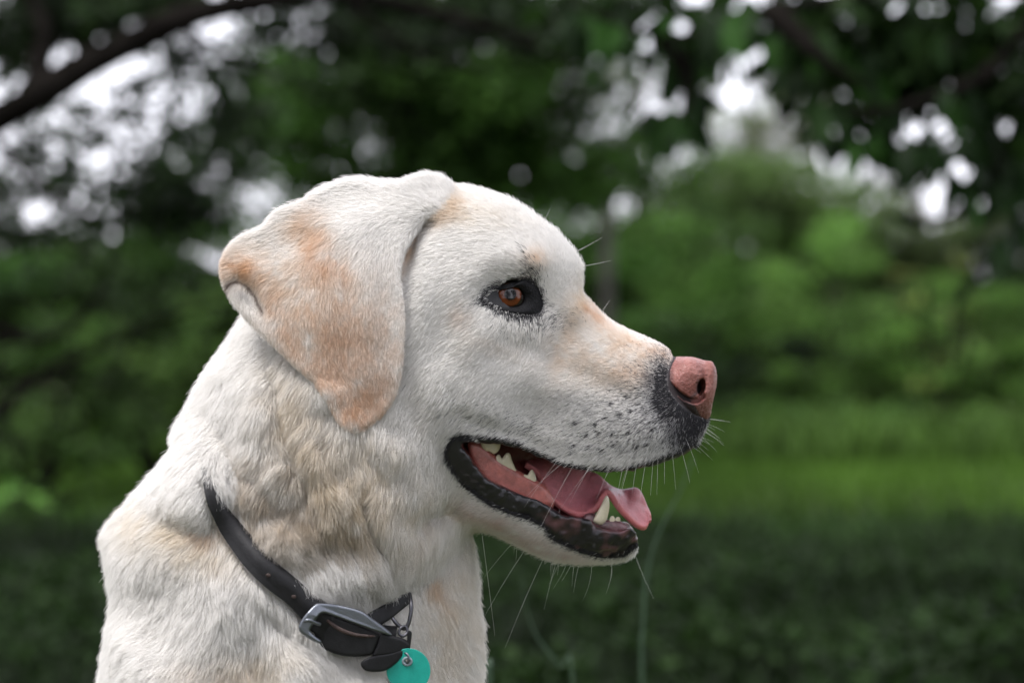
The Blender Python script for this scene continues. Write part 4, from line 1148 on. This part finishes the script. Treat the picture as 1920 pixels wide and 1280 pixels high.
# ---------------------------------------------------------------- pieces cut to an outline with rounded edges
def pillow(name, outline, thick, yfun, mat, parent, off, step=1.0, Rr=None, n=5, bumpf=None, yscale_pts=True, relax_n=2, expo=1.0):
    """solid of the given outline (photo px), thickness 'thick', mid surface depth yfun(px,py)"""
    poly = smooth_poly(outline, n)
    Rr = Rr or thick
    x0, p0 = poly.min(0) - 3 * step; x1, p1 = poly.max(0) + 3 * step
    ax = np.arange(x0, x1, step); ap = np.arange(p0, p1, step)
    LX, LP = np.meshgrid(ax, ap, indexing='ij')
    sd = sdist(LX, LP, poly)
    q_ = np.clip(sd / Rr, -2, 1)
    A = np.where(sd > 0, thick**2 * np.maximum(1 - (1 - q_)**2, 0) ** expo, thick**2 * 2 * sd / Rr)
    if bumpf is not None: A = np.where(sd > 0, np.sqrt(np.maximum(A, 0)) * (1 + bumpf(LX, LP)), 0)**2 + np.where(sd > 0, 0, A)
    m = thick * 1.5 + 3 * step
    ay_ = np.arange(-m, m, min(step, thick / 4))
    G = (A[:, :, None] - ay_[None, None, :]**2)
    V, Q = surface_nets(G, ax, ap, ay_)
    V = relax(V, Q, relax_n)
    yy = yfun(V[:, 0], V[:, 2]) + V[:, 1]
    W = pix(V[:, 0], V[:, 2], yy)
    N = vert_normals(V, Q)
    c = V.mean(0)
    if ((V - c) * N).sum() < 0: Q = Q[:, ::-1]
    return mesh_obj(name, mw(W), Q[:, ::-1].copy(), mat, parent, off=off)
def tube(name, pts, rad, mat, parent, off, closed=False, seg=10, n=6):
    """pts in grid space (X,Y,P)"""
    p = np.array(pts, float)
    q = np.stack([smooth_poly(np.stack([p[:, 0], p[:, i]], 1), n, closed)[:, 1] for i in range(3)], 1)
    # use a direct Catmull-Rom on 3-D points
    q = smooth3(p, n, closed)
    N = len(q); V = []; F = []
    prev = np.array([0, 1.0, 0])
    for i in range(N):
        a = q[i - 1] if (closed or i > 0) else q[i]; b = q[(i + 1) % N] if (closed or i < N - 1) else q[i]
        t = b - a; t /= np.linalg.norm(t) + 1e-9
        u = prev - t * (prev @ t); u /= np.linalg.norm(u) + 1e-9; prev = u
        w = np.cross(t, u)
        r_ = rad if np.isscalar(rad) else np.interp(i / max(1, N - 1), np.linspace(0, 1, len(rad)), rad)
        for k in range(seg):
            an = 2 * math.pi * k / seg
            V.append(q[i] + (u * math.cos(an) + w * math.sin(an)) * r_)
    for i in range(N if closed else N - 1):
        for k in range(seg):
            F.append([i * seg + k, i * seg + (k + 1) % seg, ((i + 1) % N) * seg + (k + 1) % seg, ((i + 1) % N) * seg + k])
    if not closed:
        F.append(list(range(seg))[::-1]); F.append([(N - 1) * seg + k for k in range(seg)])
    return mesh_obj(name, mw(np.array(V)), F, mat, parent, off=off)
def smooth3(p, n=6, closed=False):
    p = np.array(p, float); N = len(p); out = []
    for i in range(N if closed else N - 1):
        if closed: a, b, c, d = p[i - 1], p[i], p[(i + 1) % N], p[(i + 2) % N]
        else: a, b, c, d = p[max(i - 1, 0)], p[i], p[i + 1], p[min(i + 2, N - 1)]
        for k in range(n):
            t = k / n
            out.append(0.5 * ((2 * b) + (c - a) * t + (2 * a - 5 * b + 4 * c - d) * t * t + (3 * b - a - 3 * c + d) * t**3))
    if not closed: out.append(p[-1])
    return np.array(out)

# ---------------------------------------------------------------- nose
NOSE = [(1238,686),(1252,674),(1272,669),(1290,669),(1308,672),(1330,681),(1341,694),(1342,712),(1337,737),(1334,759),(1331,779),(1322,790),(1304,792),(1282,782),(1256,764),(1236,738),(1230,706)]
poly = smooth_poly(NOSE, 5)
nx = np.arange(1232, 1350, 1.3); npp = np.arange(658, 800, 1.3); ny = np.arange(-84, 84, 1.6)
LX, LP = np.meshgrid(nx, npp, indexing='ij')
un = poisson(inside(LX, LP, poly)) * 1.69
un = un / un.max()
wn_ = rbf(LX, LP, [(1250,700,84),(1265,720,82),(1290,700,72),(1330,700,50),(1310,740,68),(1322,770,60),(1290,765,78),(1270,680,66)], 20)[..., 0]
hn = wn_ * np.clip(un * 1.25, 0, 1) ** 0.42
sdn = sdist(LX, LP, poly)
An = np.where(sdn > 0, hn**2, 120 * sdn)
ag, bg = np.gradient(An, nx, axis=0), np.gradient(An, npp, axis=1)
Yn = ny[None, None, :]; ayn = np.abs(Yn)
gn_ = (An[..., None] - Yn**2) / np.sqrt((ag**2 + bg**2)[..., None] + 4 * Yn**2 + 4)
X3n, P3n = nx[:, None, None], npp[None, :, None]
def ell(c, r_, rot=0):
    a, b = math.cos(R(rot)), math.sin(R(rot)); dx, dp = X3n - c[0], P3n - c[1]
    u = dx * a + dp * b; v = -dx * b + dp * a
    return (1 - np.sqrt((u / r_[0])**2 + (v / r_[1])**2 + ((ayn - c[2]) / r_[2])**2)) * min(r_)
def capn(a, b, rad):
    a = np.array(a, float); b = np.array(b, float); e = b - a
    t = np.clip(((X3n - a[0]) * e[0] + (P3n - a[1]) * e[1] + (ayn - a[2]) * e[2]) / (e @ e), 0, 1)
    return rad - np.sqrt((X3n - a[0] - t * e[0])**2 + (P3n - a[1] - t * e[1])**2 + (ayn - a[2] - t * e[2])**2)
# wing of the nostril
gn_ = smax(gn_, ell((1285, 706, 40), (28, 32, 30), 20), 14.0)
gn_ = smax(gn_, ell((1326, 712, 30), (13, 36, 24), 4), 10.0)
slit = seg_dist(LX, LP, smooth_poly([(1311, 742), (1303, 748), (1292, 749), (1277, 743), (1262, 731), (1250, 717)], 4, False), closed=False)
slw = np.interp(LX, [1248, 1262, 1290, 1312], [1.5, 4.0, 4.5, 5.0])
cut_s = np.minimum((slw - slit)[..., None], ayn - (hn[..., None] - 15))
for cut_ in (ell((1309, 724, 58), (8, 15.5, 34), 8), cut_s):
    gn_ = -smax(-gn_, cut_, 4.0)
NV, NQ = surface_nets(gn_, nx, npp, ny)
NV = relax(NV, NQ, 3); NN = vert_normals(NV, NQ)
if ((NV - NV.mean(0)) * NN).sum() < 0: NQ = NQ[:, ::-1]; NN = -NN
NV = NV + NN * ((vnoise(NV, 3.4, 51) - 0.5) * 1.5)[:, None]
nfx, nfp = fcoord(NV)
nc = np.repeat(np.array([[0.215, 0.068, 0.052]]), len(NV), 0)
def mixc(c, w, col): return c * (1 - w[:, None]) + np.array(col) * w[:, None]
nc = mixc(nc, np.clip((vnoise(NV, 14, 52) - 0.4) * 1.2, 0, 0.5), (0.33, 0.135, 0.11))
nc = mixc(nc, np.clip((nfp - 742) / 26, 0, 1) * 0.8, (0.15, 0.055, 0.045))
nc = mixc(nc, np.clip((1266 - nfx) / 16, 0, 1) * np.clip((nfp - 680) / 16, 0, 1) * 0.95, (0.035, 0.03, 0.04))
dn = seg_dist(nfx, nfp, np.array([(1310, 715), (1308, 735), (1294, 747), (1276, 742), (1256, 726), (1247, 716)], float), closed=False)
nc = mixc(nc, np.clip(1 - dn / 7.0, 0, 1) * (np.abs(NV[:, 1]) > 25) * 0.9, (0.03, 0.012, 0.012))
sy_ = np.interp(nfx, [1240, 1250, 1262, 1277, 1292, 1303, 1312, 1330], [705, 717, 731, 743, 750, 755, 772, 800])
nc = mixc(nc, np.clip((nfp - sy_ - 2) / 5, 0, 1) * np.clip((1318 - nfx) / 8, 0, 1) * 0.93, (0.028, 0.022, 0.027))
nc = mixc(nc, np.clip((nfx - 1322) / 14, 0, 1) * np.clip((nfp - 690) / 20, 0, 1) * 0.5, (0.30, 0.12, 0.09))
m_nose = simple_mat('nose_skin', (0, 0, 0), 0.38, 0.45, colattr='tint', bump=0.55, bscale=1500, sss=0.12, coat=0.12)
nose = mesh_obj('nose', mw(NV), NQ[:, ::-1].copy(), m_nose, dog, off=DOGO)
set_col(nose, 'tint', nc)

# ---------------------------------------------------------------- eyes
m_scl = simple_mat('eye_dark', (0.010, 0.007, 0.006), 0.1, 0.3, coat=0.6)
m_pup = simple_mat('eye_pupil', (0.002, 0.0015, 0.0015), 0.03, 0.3, coat=0.6)
mi = Nodes('eye_iris'); pi_ = mi.n('ShaderNodeBsdfPrincipled'); pi_.inputs['Roughness'].default_value = 0.12; pi_.inputs['Coat Weight'].default_value = 0.6; pi_.inputs['Specular IOR Level'].default_value = 0.1; pi_.inputs['Coat Roughness'].default_value = 0.03
ai = mi.n('ShaderNodeAttribute', attribute_name='tint'); mi.l(ai.outputs['Color'], pi_.inputs['Base Color']); mi.l(pi_.outputs[0], mi.out.inputs[0])
def cap(c, r_, d, a0, a1, na=10, nb=48):
    d = np.array(d, float); d /= np.linalg.norm(d); u = np.cross(d, (0, 0, 1.0)); u /= np.linalg.norm(u); w = np.cross(d, u)
    V = []; F = []; uv = []
    for i in range(na + 1):
        a = a0 + (a1 - a0) * i / na
        for k in range(nb):
            b = 2 * math.pi * k / nb
            rr_ = r_(a) if callable(r_) else r_
            V.append(np.array(c) + rr_ * (d * math.cos(a) + (u * math.cos(b) + w * math.sin(b)) * math.sin(a))); uv.append((i / na, b))
    for i in range(na):
        for k in range(nb):
            F.append([i * nb + k, (i + 1) * nb + k, (i + 1) * nb + (k + 1) % nb, i * nb + (k + 1) % nb])
    return np.array(V), F, np.array(uv)
for sy in (-1, 1):
    c = np.array([950.5, sy * abs(EYE[1]), EYE[2] + 5])
    gz = np.array([0.18, sy * 0.98, -0.20])
    V, F, _ = cap(c, EYE_R, gz, 0.0, math.pi, 40, 64)
    eb = mesh_obj('eyeball', mw(V), F, m_scl, dog, off=DOGO)
    V, F, uv = cap(c, EYE_R + 0.6, gz, 0.0, 0.63, 14, 96)
    ir = mesh_obj('iris', mw(V), F, mi.m, eb, off=DOGO)
    t = uv[:, 0]
    st = 0.75 + 0.5 * vnoise(np.stack([np.cos(uv[:, 1]) * 30, np.sin(uv[:, 1]) * 30, t * 3], 1), 2.0, 61)
    colr = np.array([0.12, 0.030, 0.008])[None] * st[:, None] * np.clip((t[:, None] - 0.25) * 2.2, 0.15, 1)
    colr = colr * np.clip((1.0 - t[:, None]) * 7, 0.1, 1)
    set_col(ir, 'tint', colr)
    V, F, _ = cap(c, EYE_R + 1.0, gz, 0.0, 0.29, 5, 48)
    mesh_obj('pupil', mw(V), F, m_pup, eb, off=DOGO)
m_lid = simple_mat('lid_skin', (0.007, 0.007, 0.008), 0.45, 0.15, bump=0.5, bscale=900, var=0.4, vscale=300)
ein = smooth_poly(EYE_IN, 4); eout = smooth_poly(EYE_OUT, 4)
def resample(pl, n, start=None):
    pl = np.vstack([pl, pl[:1]]); d = np.r_[0, np.cumsum(np.linalg.norm(np.diff(pl, axis=0), axis=1))]
    s_ = np.linspace(0, d[-1], n, endpoint=False)
    return np.stack([np.interp(s_, d, pl[:, i]) for i in range(2)], 1)
ein = resample(ein, 96); eout = resample(eout, 96)
nr = 12; V = []
for i in range(nr):
    t = i / (nr - 1)
    q_ = ein * (1 - t) + eout * t
    # depth on the eyeball at the inner rim, on the face at the outer rim
    so = surf(eout[:, 0], eout[:, 1], 1.0)[:, 1]
    cx, cp_ = EYE[0], EYE[2]
    f = (1 + EYE[1] / CF)
    dx = (ein[:, 0] - 960) * f + 960 - 950.5; dp = (ein[:, 1] - 640) * f + 640 - EYE[2] - 5
    si = EYE[1] - np.sqrt(np.maximum((EYE_R + 1.5)**2 - dx**2 - dp**2, 60))
    y = si * (1 - t) + so * t - 5.0 * math.sin(math.pi * min(1, t * 1.1)) ** 0.8
    y = y - np.clip((612 - (q_[:, 1] + 70)) / 40, 0, 1) * 2.5 * math.sin(math.pi * t)
    y = y - 3.0 * np.clip((552 - ein[:, 1]) / 10, 0, 1) * (1 - t) ** 2
    for _ in range(2):
        f2 = 1 + y / CF
        ddx = (q_[:, 0] - 960) * f2 + 960 - 950.5; ddp = (q_[:, 1] - 640) * f2 + 640 - EYE[2] - 5
        y = np.minimum(y, EYE[1] - np.sqrt(np.maximum((EYE_R + 2.5)**2 - ddx**2 - ddp**2, 0)) * ((ddx**2 + ddp**2) < (EYE_R + 2)**2) - 0.5) if i else y
    V.append(pix(q_[:, 0], q_[:, 1], y))
V = np.concatenate([[*V[0] + np.array([0, 9.0, 0])]] + V)
nr += 1
F = []
for i in range(nr - 1):
    for k in range(96):
        F.append([i * 96 + k, (i + 1) * 96 + k, (i + 1) * 96 + (k + 1) % 96, i * 96 + (k + 1) % 96])
for sy in (1, -1):
    W = V.copy(); W[:, 1] *= sy
    FF = F if sy == 1 else [q_[::-1] for q_ in F]
    mesh_obj('eyelids', mw(W), FF, m_lid, dog, off=DOGO)

# ---------------------------------------------------------------- mouth
m_gum = simple_mat('gum', (0.42, 0.13, 0.11), 0.28, 0.5, bump=0.3, bscale=500, var=0.35, vscale=160, coat=0.4, sss=0.1)
m_gumd = simple_mat('gum_dark', (0.13, 0.06, 0.065), 0.25, 0.5, bump=0.4, bscale=600, var=0.7, vscale=220, coat=0.5)
m_tooth = simple_mat('tooth', (0.66, 0.60, 0.44), 0.22, 0.5, var=0.12, vscale=120, coat=0.3)
def lipy(px, py, inset):
    h_ = interp2(head.h, np.asarray(px, float), np.asarray(py, float))
    return -(np.clip(h_, 40, 140) - inset)
GUM = [(876,836),(884,826),(902,830),(918,842),(930,854),(950,868),(975,883),(1005,899),(1022,910),(1033,924),(1040,940),(1036,952),(1024,952),(1000,945),(965,930),(935,918),(908,900),(890,875)]
gum_y = lambda x, p: np.interp(x, [870, 930, 1000, 1060, 1120, 1170], [-128, -112, -88, -70, -58, -46]) 
g1 = pillow('gum', GUM, 11, lambda x, p: gum_y(x, p) + 2, m_gum, dog, DOGO, step=1.6)
GUM2 = [(1092,972),(1100,962),(1114,962),(1130,972),(1150,974),(1168,978),(1182,992),(1180,1004),(1150,1004),(1120,996),(1100,986)]
pillow('gum', GUM2, 12, lambda x, p: gum_y(x, p) + 6, m_gumd, dog, DOGO, step=1.6)
TEETH = [([(902,826),(936,824),(938,838),(933,847),(925,851),(917,846),(911,846),(903,838)], 6.5, -6),
 ([(929,872),(927,862),(931,853),(937,852),(941,859),(945,853),(951,848),(957,851),(960,862),(966,876),(969,886),(952,880),(936,874)], 6, -2),
 ([(979,894),(983,888),(989,890),(993,883),(998,880),(1003,887),(1006,900),(1003,906),(985,899)], 5.5, -2),
 ([(1112,977),(1118,963),(1127,946),(1133,933),(1137,928),(1141,932),(1143,946),(1141,962),(1136,977),(1125,984)], 7.5, -6),
 ([(1141,982),(1143,971),(1148,966),(1153,971),(1152,986),(1146,988)], 4.5, 2),
 ([(1152,986),(1153,973),(1158,968),(1163,971),(1162,982),(1157,989)], 4.5, 5)]
for pl, th, dy in TEETH:
    pillow('tooth', pl, th, lambda x, p, dy=dy: gum_y(x, p) + dy + (np.clip(930 - p, -60, 0) * 0.0), m_tooth, dog, DOGO, step=0.9, Rr=th * 1.1, n=3)
# tongue
TN = [(985,872),(1000,880),(1008,893),(1019,912),(1032,936),(1053,954),(1082,967),(1106,964),(1121,950),(1129,934),(1137,922),(1146,931),(1156,947),(1172,968),(1190,984),(1205,991),(1214,986),(1217,976)]
TFr = [(985,862),(1005,862),(1030,864),(1050,869),(1070,875),(1090,880),(1107,886),(1122,895),(1134,906),(1146,915),(1160,921),(1172,922),(1182,920),(1193,919),(1201,930),(1207,944),(1213,958),(1217,970)]
NYt = [-50,-52,-54,-56,-58,-58,-56,-50,-44,-40,-38,-40,-44,-46,-44,-38,-28,-14]
FYt = [-8,-8,-6,0,10,26,38,38,36,34,32,30,28,26,22,14,4,-8]
nT = 60; us = np.linspace(0, 1, nT)
def rs(pl, n):
    pl = smooth3([(a, b, 0) for a, b in pl], 8); d = np.r_[0, np.cumsum(np.linalg.norm(np.diff(pl[:, :2], axis=0), axis=1))]
    return pl[:, :2]
A_ = rs(TN, 0); B_ = rs(TFr, 0); nT = len(A_)
NYi = np.interp(np.linspace(0, 1, nT), np.linspace(0, 1, len(NYt)), NYt); FYi = np.interp(np.linspace(0, 1, nT), np.linspace(0, 1, len(FYt)), FYt)
nV = 16; V = []; cols = []
for i in range(nT):
    for j in range(nV + 4):
        v = min(j / nV, 1.0)
        q_ = A_[i] * (1 - v) + B_[i] * v
        y = NYi[i] * (1 - v) + FYi[i] * v
        sag = 6.0 * math.sin(math.pi * v) * math.sin(math.pi * min(1, i / nT * 1.2)) 
        q_ = q_ + np.array([-1.0, 2.0]) * sag * 0.35
        if j > nV:
            e_ = (j - nV) / 4; q_ = q_ + np.array([-3 * e_, 22 * e_ * e_]); y += 20 * e_
        V.append(pix(q_[0], q_[1], y)); 
        ed_ = max(0, 1 - v * 7)
        tip = max(0, (i / nT - 0.62) / 0.38)
        c_ = np.array([0.58, 0.19, 0.22]) * (1 - ed_) + np.array([0.64, 0.20, 0.21]) * ed_
        c_ = c_ * (1 - 0.5 * tip) + np.array([0.62, 0.15, 0.14]) * 0.5 * tip
        cols.append(c_)
V = np.array(V); W_ = nV + 4
V = V + (vnoise(V, 16, 71) - 0.5)[:, None] * np.array([0, 5, 2.5])
F = [[i * W_ + j, (i + 1) * W_ + j, (i + 1) * W_ + j + 1, i * W_ + j + 1] for i in range(nT - 1) for j in range(W_ - 1)]
m_tng = simple_mat('tongue', (0, 0, 0), 0.33, 0.5, colattr='tint', bump=0.6, bscale=1300, sss=0.15, coat=0.25, var=0.12, vscale=90)
tongue = mesh_obj('tongue', mw(V), F, m_tng, dog, off=DOGO)
set_col(tongue, 'tint', np.array(cols) * (0.9 + 0.2 * vnoise(V, 9, 72))[:, None])
md = tongue.modifiers.new('thick', 'SOLIDIFY'); md.thickness = 12 * S; md.offset = 0
md = tongue.modifiers.new('sub', 'SUBSURF'); md.levels = md.render_levels = 1

# ---------------------------------------------------------------- whiskers
wr = []
def whisk(px, py, dx, dp, L, cx=0.0, cp=0.25, out=0.25, lift=1):
    p = surf(px, py, lift)
    d = np.array([dx, -out, dp], float); d /= np.linalg.norm(d)
    b = np.array([cx, 0.06, cp])
    t = np.linspace(0, 1, 9)[:, None]
    wr.append(p + L * (d * t + b * t * t))
rw = np.random.default_rng(5)
for (px, py, dx, dp, L) in [(1100,800,-.75,.75,150),(1118,803,-.62,.9,190),(1150,806,-.6,.8,140),(1165,832,-.5,.9,110),(1190,836,-.35,1,120),(1140,838,-.7,.7,130),(1215,840,-.2,1,90),(1234,846,-.05,1,80),(1204,802,-.4,.9,120),
    (1090,842,-.8,.5,110),(1180,770,-.7,.7,110),(1260,845,.1,1,66),(1276,838,.3,1,60),(1245,820,.0,1,64),(1285,820,.4,.9,54),(1225,856,-.1,1,56),(1195,862,-.2,1,56),(1170,866,-.25,1,60)]:
    whisk(px, py, dx, dp, L * (0.85 + 0.3 * rw.random()), cp=0.18)
for i in range(16):
    t = i / 15
    whisk(1296 + 30 * t ** .6 + rw.normal() * 2, 836 - 50 * t + rw.normal() * 3, 1.0, 0.75 - 0.5 * t + rw.normal() * .2, 14 + 34 * rw.random(), cp=0.1, out=0.05, lift=-3)
for i in range(20):
    t = rw.random()
    whisk(960 + 235 * t, 1004 + 46 * min(1, t * 1.5) - 6 * (t > .9), -0.35 + 0.75 * t ** 2 + rw.normal() * .12, 1, 26 + 70 * rw.random() * (0.4 + t * .6), cx=rw.normal() * .25, cp=0.0, out=0.1, lift=-4)
for a in [(968,1010,-.75,.75,90),(990,1022,-.65,.9,140),(1022,1040,-.5,1,170),(900,975,.15,1,190),(1045,1045,-.3,1,90)]: whisk(*a, cp=0.12)
for a in [(1014,425,.55,-1,40),(1084,470,.9,-.45,52),(1087,500,1,-.15,60),(975,478,-.3,-1,34),(748,830,-.3,1,120),(752,832,-.38,1,150),(765,850,-.3,1,90),(1130,582,.5,-.7,24)]: whisk(*a, cp=-0.05 if a[3] < 0 else .1, out=0.1, lift=-2)
WS = np.array(wr)
whiskers = hair_obj('whiskers', WS, np.array([[0.85, 0.84, 0.82]] * len(WS)) * (0.75 + 0.25 * rw.random((len(WS), 1))), np.full(len(WS), 0.24), 0.05, mh.m, dog, DOGO)
whiskers['kind'] = 'stuff'

# ================================================================ COLLAR
m_lea = simple_mat('black_leather', (0.009, 0.009, 0.010), 0.5, 0.3, bump=0.12, bscale=900, var=0.4, vscale=180)
m_brn = simple_mat('brown_leather_edge', (0.05, 0.032, 0.028), 0.5, 0.4, bump=0.4, bscale=900, var=0.4, vscale=180)
m_met = simple_mat('brushed_steel', (0.19, 0.205, 0.23), 0.33, 0.5, metal=1.0, bump=0.15, bscale=1500)
m_dmet = simple_mat('dark_steel', (0.10, 0.10, 0.11), 0.35, 0.5, metal=1.0)
collar = empty('dog_collar', tuple(mw(np.array([560.0, -200, 1150])))); CO = np.array(collar.location)
tag(collar, 'black leather dog collar with grey metal buckle around the white dog\'s neck', 'collar')
O2 = rs(COL_O, 0); I2 = rs(COL_I, 0)
nn_ = len(O2)
yo = surf(O2[:, 0], O2[:, 1])[:, 1]; yi = surf(I2[:, 0], I2[:, 1])[:, 1]
cx_ = (O2 + I2) / 2; yc_ = surf(cx_[:, 0], cx_[:, 1])[:, 1]
def sm1(a, w=9):
    k = np.ones(w) / w; return np.convolve(np.pad(a, w // 2, mode='edge'), k, 'valid')
fr = np.clip((np.arange(nn_) - 9) / 22.0, -1, 1)
yo = sm1(np.minimum(yo, yc_)) - 14 * fr; yi = sm1(np.minimum(yi, yc_ + 6)) - 12 * fr; ymid = sm1(np.minimum(np.minimum(yo + 14 * fr, yi + 12 * fr), yc_)) - 14 * fr
rows = []
for t in np.linspace(0, 1, 7):
    w = 1 - (2 * t - 1)**2
    y = (yo * (1 - t) + yi * t) * (1 - w) + ymid * w
    q_ = O2 * (1 - t) + I2 * t
    rows.append(pix(q_[:, 0], q_[:, 1], y))
V = np.concatenate(rows)
F = [[j * nn_ + i, (j + 1) * nn_ + i, (j + 1) * nn_ + i + 1, j * nn_ + i + 1] for j in range(6) for i in range(nn_ - 1)]
strap = mesh_obj('strap', mw(V), F, m_lea, collar, off=CO)
md = strap.modifiers.new('thick', 'SOLIDIFY'); md.thickness = 7 * S; md.offset = 0
md = strap.modifiers.new('bev', 'BEVEL'); md.width = 2 * S; md.segments = 2; md.limit_method = 'ANGLE'
def on_strap(px, py): return float(np.interp(px, cx_[:, 0], ymid))
# punched holes
for (hx, hp_) in [(440,1014),(503,1078),(551,1118)]:
    y = on_strap(hx, hp_) - 3.2
    pillow('strap_hole', [(hx + 5 * math.cos(a), hp_ + 4 * math.sin(a)) for a in np.linspace(0, 2 * math.pi, 8, endpoint=False)], 1.6, lambda x, p, y=y: y + 0 * x, m_brn, collar, CO, step=0.9, n=2)
yb = on_strap(650, 1180)
print('strap y', yb, 'surf', surf(np.array([600., 700, 740, 766]), np.array([1200., 1200, 1150, 1240]))[:, 1])
def yB(x, p): return yb - 6 + (x - 650) * 0.02 + (np.clip(x - 690, 0, 200)) * 0.55
# inner strap end, running back under the throat
FB_U = [(684,1150),(700,1143),(720,1132),(738,1121),(755,1112),(770,1106)]
FB_L = [(700,1180),(718,1170),(736,1158),(750,1146),(762,1136),(772,1128)]
ysf = surf(np.array([p[0] for p in FB_U]) + 5, np.array([p[1] for p in FB_L]))[:, 1]
V = []
for (u_, l_, y_) in zip(FB_U, FB_L, ysf):
    for t in np.linspace(0, 1, 4): V.append(pix(u_[0] * (1 - t) + l_[0] * t, u_[1] * (1 - t) + l_[1] * t, min(y_, 10) - 9))
F = [[i * 4 + j, i * 4 + j + 1, (i + 1) * 4 + j + 1, (i + 1) * 4 + j] for i in range(len(FB_U) - 1) for j in range(3)]
st2 = mesh_obj('strap', mw(np.array(V)), F, m_lea, collar, off=CO)
md = st2.modifiers.new('thick', 'SOLIDIFY'); md.thickness = 7 * S; md.offset = 0
md = st2.modifiers.new('sub', 'SUBSURF'); md.levels = md.render_levels = 2
BODYL = [(572,1180),(584,1160),(600,1148),(626,1154),(664,1168),(712,1187),(714,1192),(706,1210),(697,1226),(675,1230),(650,1230),(625,1224),(600,1212),(582,1198)]
pillow('strap_end', BODYL, 7, lambda x, p: yB(x, p) - 2 - 6 * np.sin(np.clip((x - 580) / 130, 0, 1) * math.pi), m_lea, collar, CO, step=1.5, Rr=5)
EDGE = [(614,1160),(640,1176),(668,1186),(702,1190),(704,1193),(680,1195),(650,1189),(626,1177),(612,1164)]
pillow('strap_edge', EDGE, 3, lambda x, p: yB(x, p) - 13 - 4 * np.sin(np.clip((x - 580) / 130, 0, 1) * math.pi), m_brn, collar, CO, step=1.0, Rr=3)
LOOP = [(714,1186),(735,1190),(757,1196),(769,1206),(766,1217),(748,1226),(722,1230),(700,1231),(698,1226),(706,1208)]
pillow('keeper_loop', LOOP, 9, lambda x, p: yB(x, p) - 3, m_lea, collar, CO, step=1.5, Rr=6)
TIP = [(676,1244),(683,1235),(703,1228),(730,1224),(758,1216),(762,1222),(746,1240),(724,1256),(702,1259),(684,1256)]
pillow('strap_tip', TIP, 5, lambda x, p: yB(x, p) - 8, m_lea, collar, CO, step=1.5, Rr=4)
pillow('strap_tip', [(764,1182),(772,1184),(771,1200),(768,1218),(762,1218),(763,1200)], 4, lambda x, p: yB(x, p) - 6, m_lea, collar, CO, step=1.2, Rr=3)
BAR = [(591,1132),(604,1130),(622,1131),(648,1136),(676,1144),(698,1158),(720,1174),(735,1188),(732,1191),(700,1181),(660,1167),(625,1154),(610,1149),(602,1150),(595,1158),(587,1171),(582,1182),(590,1191),(604,1202),(596,1205),(576,1195),(562,1184),(560,1172),(570,1154)]
buckle = pillow('buckle', BAR, 5, lambda x, p: np.minimum(yB(x, p) - 14, np.interp(x, cx_[:, 0], ymid) - 11 + np.clip(x - 640, 0, 200)) + np.clip((p - 1132 - (x - 592) * 0.40) / 18, 0, 1.2) * -5, m_met, collar, CO, step=1.0, Rr=5, n=4)
def P3(px, py, y): return pix(px, py, y)
ypr = float(np.interp(580, cx_[:, 0], ymid)) - 11
tube('prong', [P3(571, 1168, ypr - 4), P3(573, 1163, ypr - 13), P3(580, 1162, ypr - 14), P3(589, 1166, ypr - 8), P3(600, 1170, ypr + 2)], 3.2, m_met, buckle, CO)
yd = float(yB(765, 1150))
tube('ring', [P3(736,1158, yd + 4), P3(742,1166, yd), P3(750,1174, yd), P3(760,1178, yd - 2), P3(766,1168, yd - 2), P3(770,1150, yd), P3(771,1132, yd + 6), P3(768,1112, yd + 26)], 3.6, m_dmet, collar, CO)
tube('ring', [P3(752,1176, yd - 8), P3(748,1186, yd - 10), P3(756,1192, yd - 10), P3(764,1184, yd - 6), P3(760,1174, yd - 4)], 2.8, m_dmet, collar, CO, closed=True)
# ---------------------------------------------------------------- tag
TGy = float(yB(766, 1256)) - 16
tagE = empty('pet_tag', tuple(mw(P3(766., 1256., TGy)))); TO = np.array(tagE.location)
tag(tagE, 'round turquoise pet tag hanging below the collar buckle', 'tag')
m_teal = simple_mat('turquoise_enamel', (0.012, 0.34, 0.27), 0.42, 0.4, var=0.12, vscale=120, bump=0.1, bscale=600)
nd = 64; V = []; F = []
ctr = np.array([766., 1256.]); hole = np.array([763.5, 1239.])
prof = [(0, -1.8), (40.5, -1.8), (41.5, -1.0), (41.5, 1.0), (40.5, 1.8), (0, 1.8)]
ring_in = [(hole + 4.0 * np.array([math.cos(a), math.sin(a)])) for a in np.linspace(0, 2 * math.pi, nd, endpoint=False)]
ring_out = lambda r_: [(ctr + r_ * np.array([math.cos(a), math.sin(a)])) for a in np.linspace(0, 2 * math.pi, nd, endpoint=False)]
layers = [(ring_in, -1.8), (ring_out(40.3), -1.8), (ring_out(41.3), -0.9), (ring_out(41.3), 0.9), (ring_out(40.3), 1.8), (ring_in, 1.8)]
for pts_, y in layers:
    for p in pts_: V.append(P3(p[0], p[1], TGy + y + (p[0] - 766) * 0.12))
for i in range(6):
    for k in range(nd):
        j = (i + 1) % 6
        F.append([i * nd + k, j * nd + k, j * nd + (k + 1) % nd, i * nd + (k + 1) % nd])
disc = mesh_obj('disc', mw(np.array(V)), F, m_teal, tagE, smooth=False, off=TO)
m_grom = simple_mat('grey_plastic', (0.25, 0.30, 0.33), 0.4, 0.5)
tube('grommet', [P3(hole[0] + 7.5 * math.cos(a), hole[1] + 6.5 * math.sin(a), TGy - 3) for a in np.linspace(0, 2 * math.pi, 16, endpoint=False)], 2.6, m_grom, tagE, TO, closed=True, n=3)
tube('split_ring', [P3(763, 1242, TGy - 5), P3(767, 1236, TGy - 7), P3(764, 1226, TGy - 5), P3(757, 1224, TGy + 1), P3(756, 1232, TGy + 5), P3(760, 1240, TGy + 3)], 2.0, m_met, tagE, TO, closed=True)
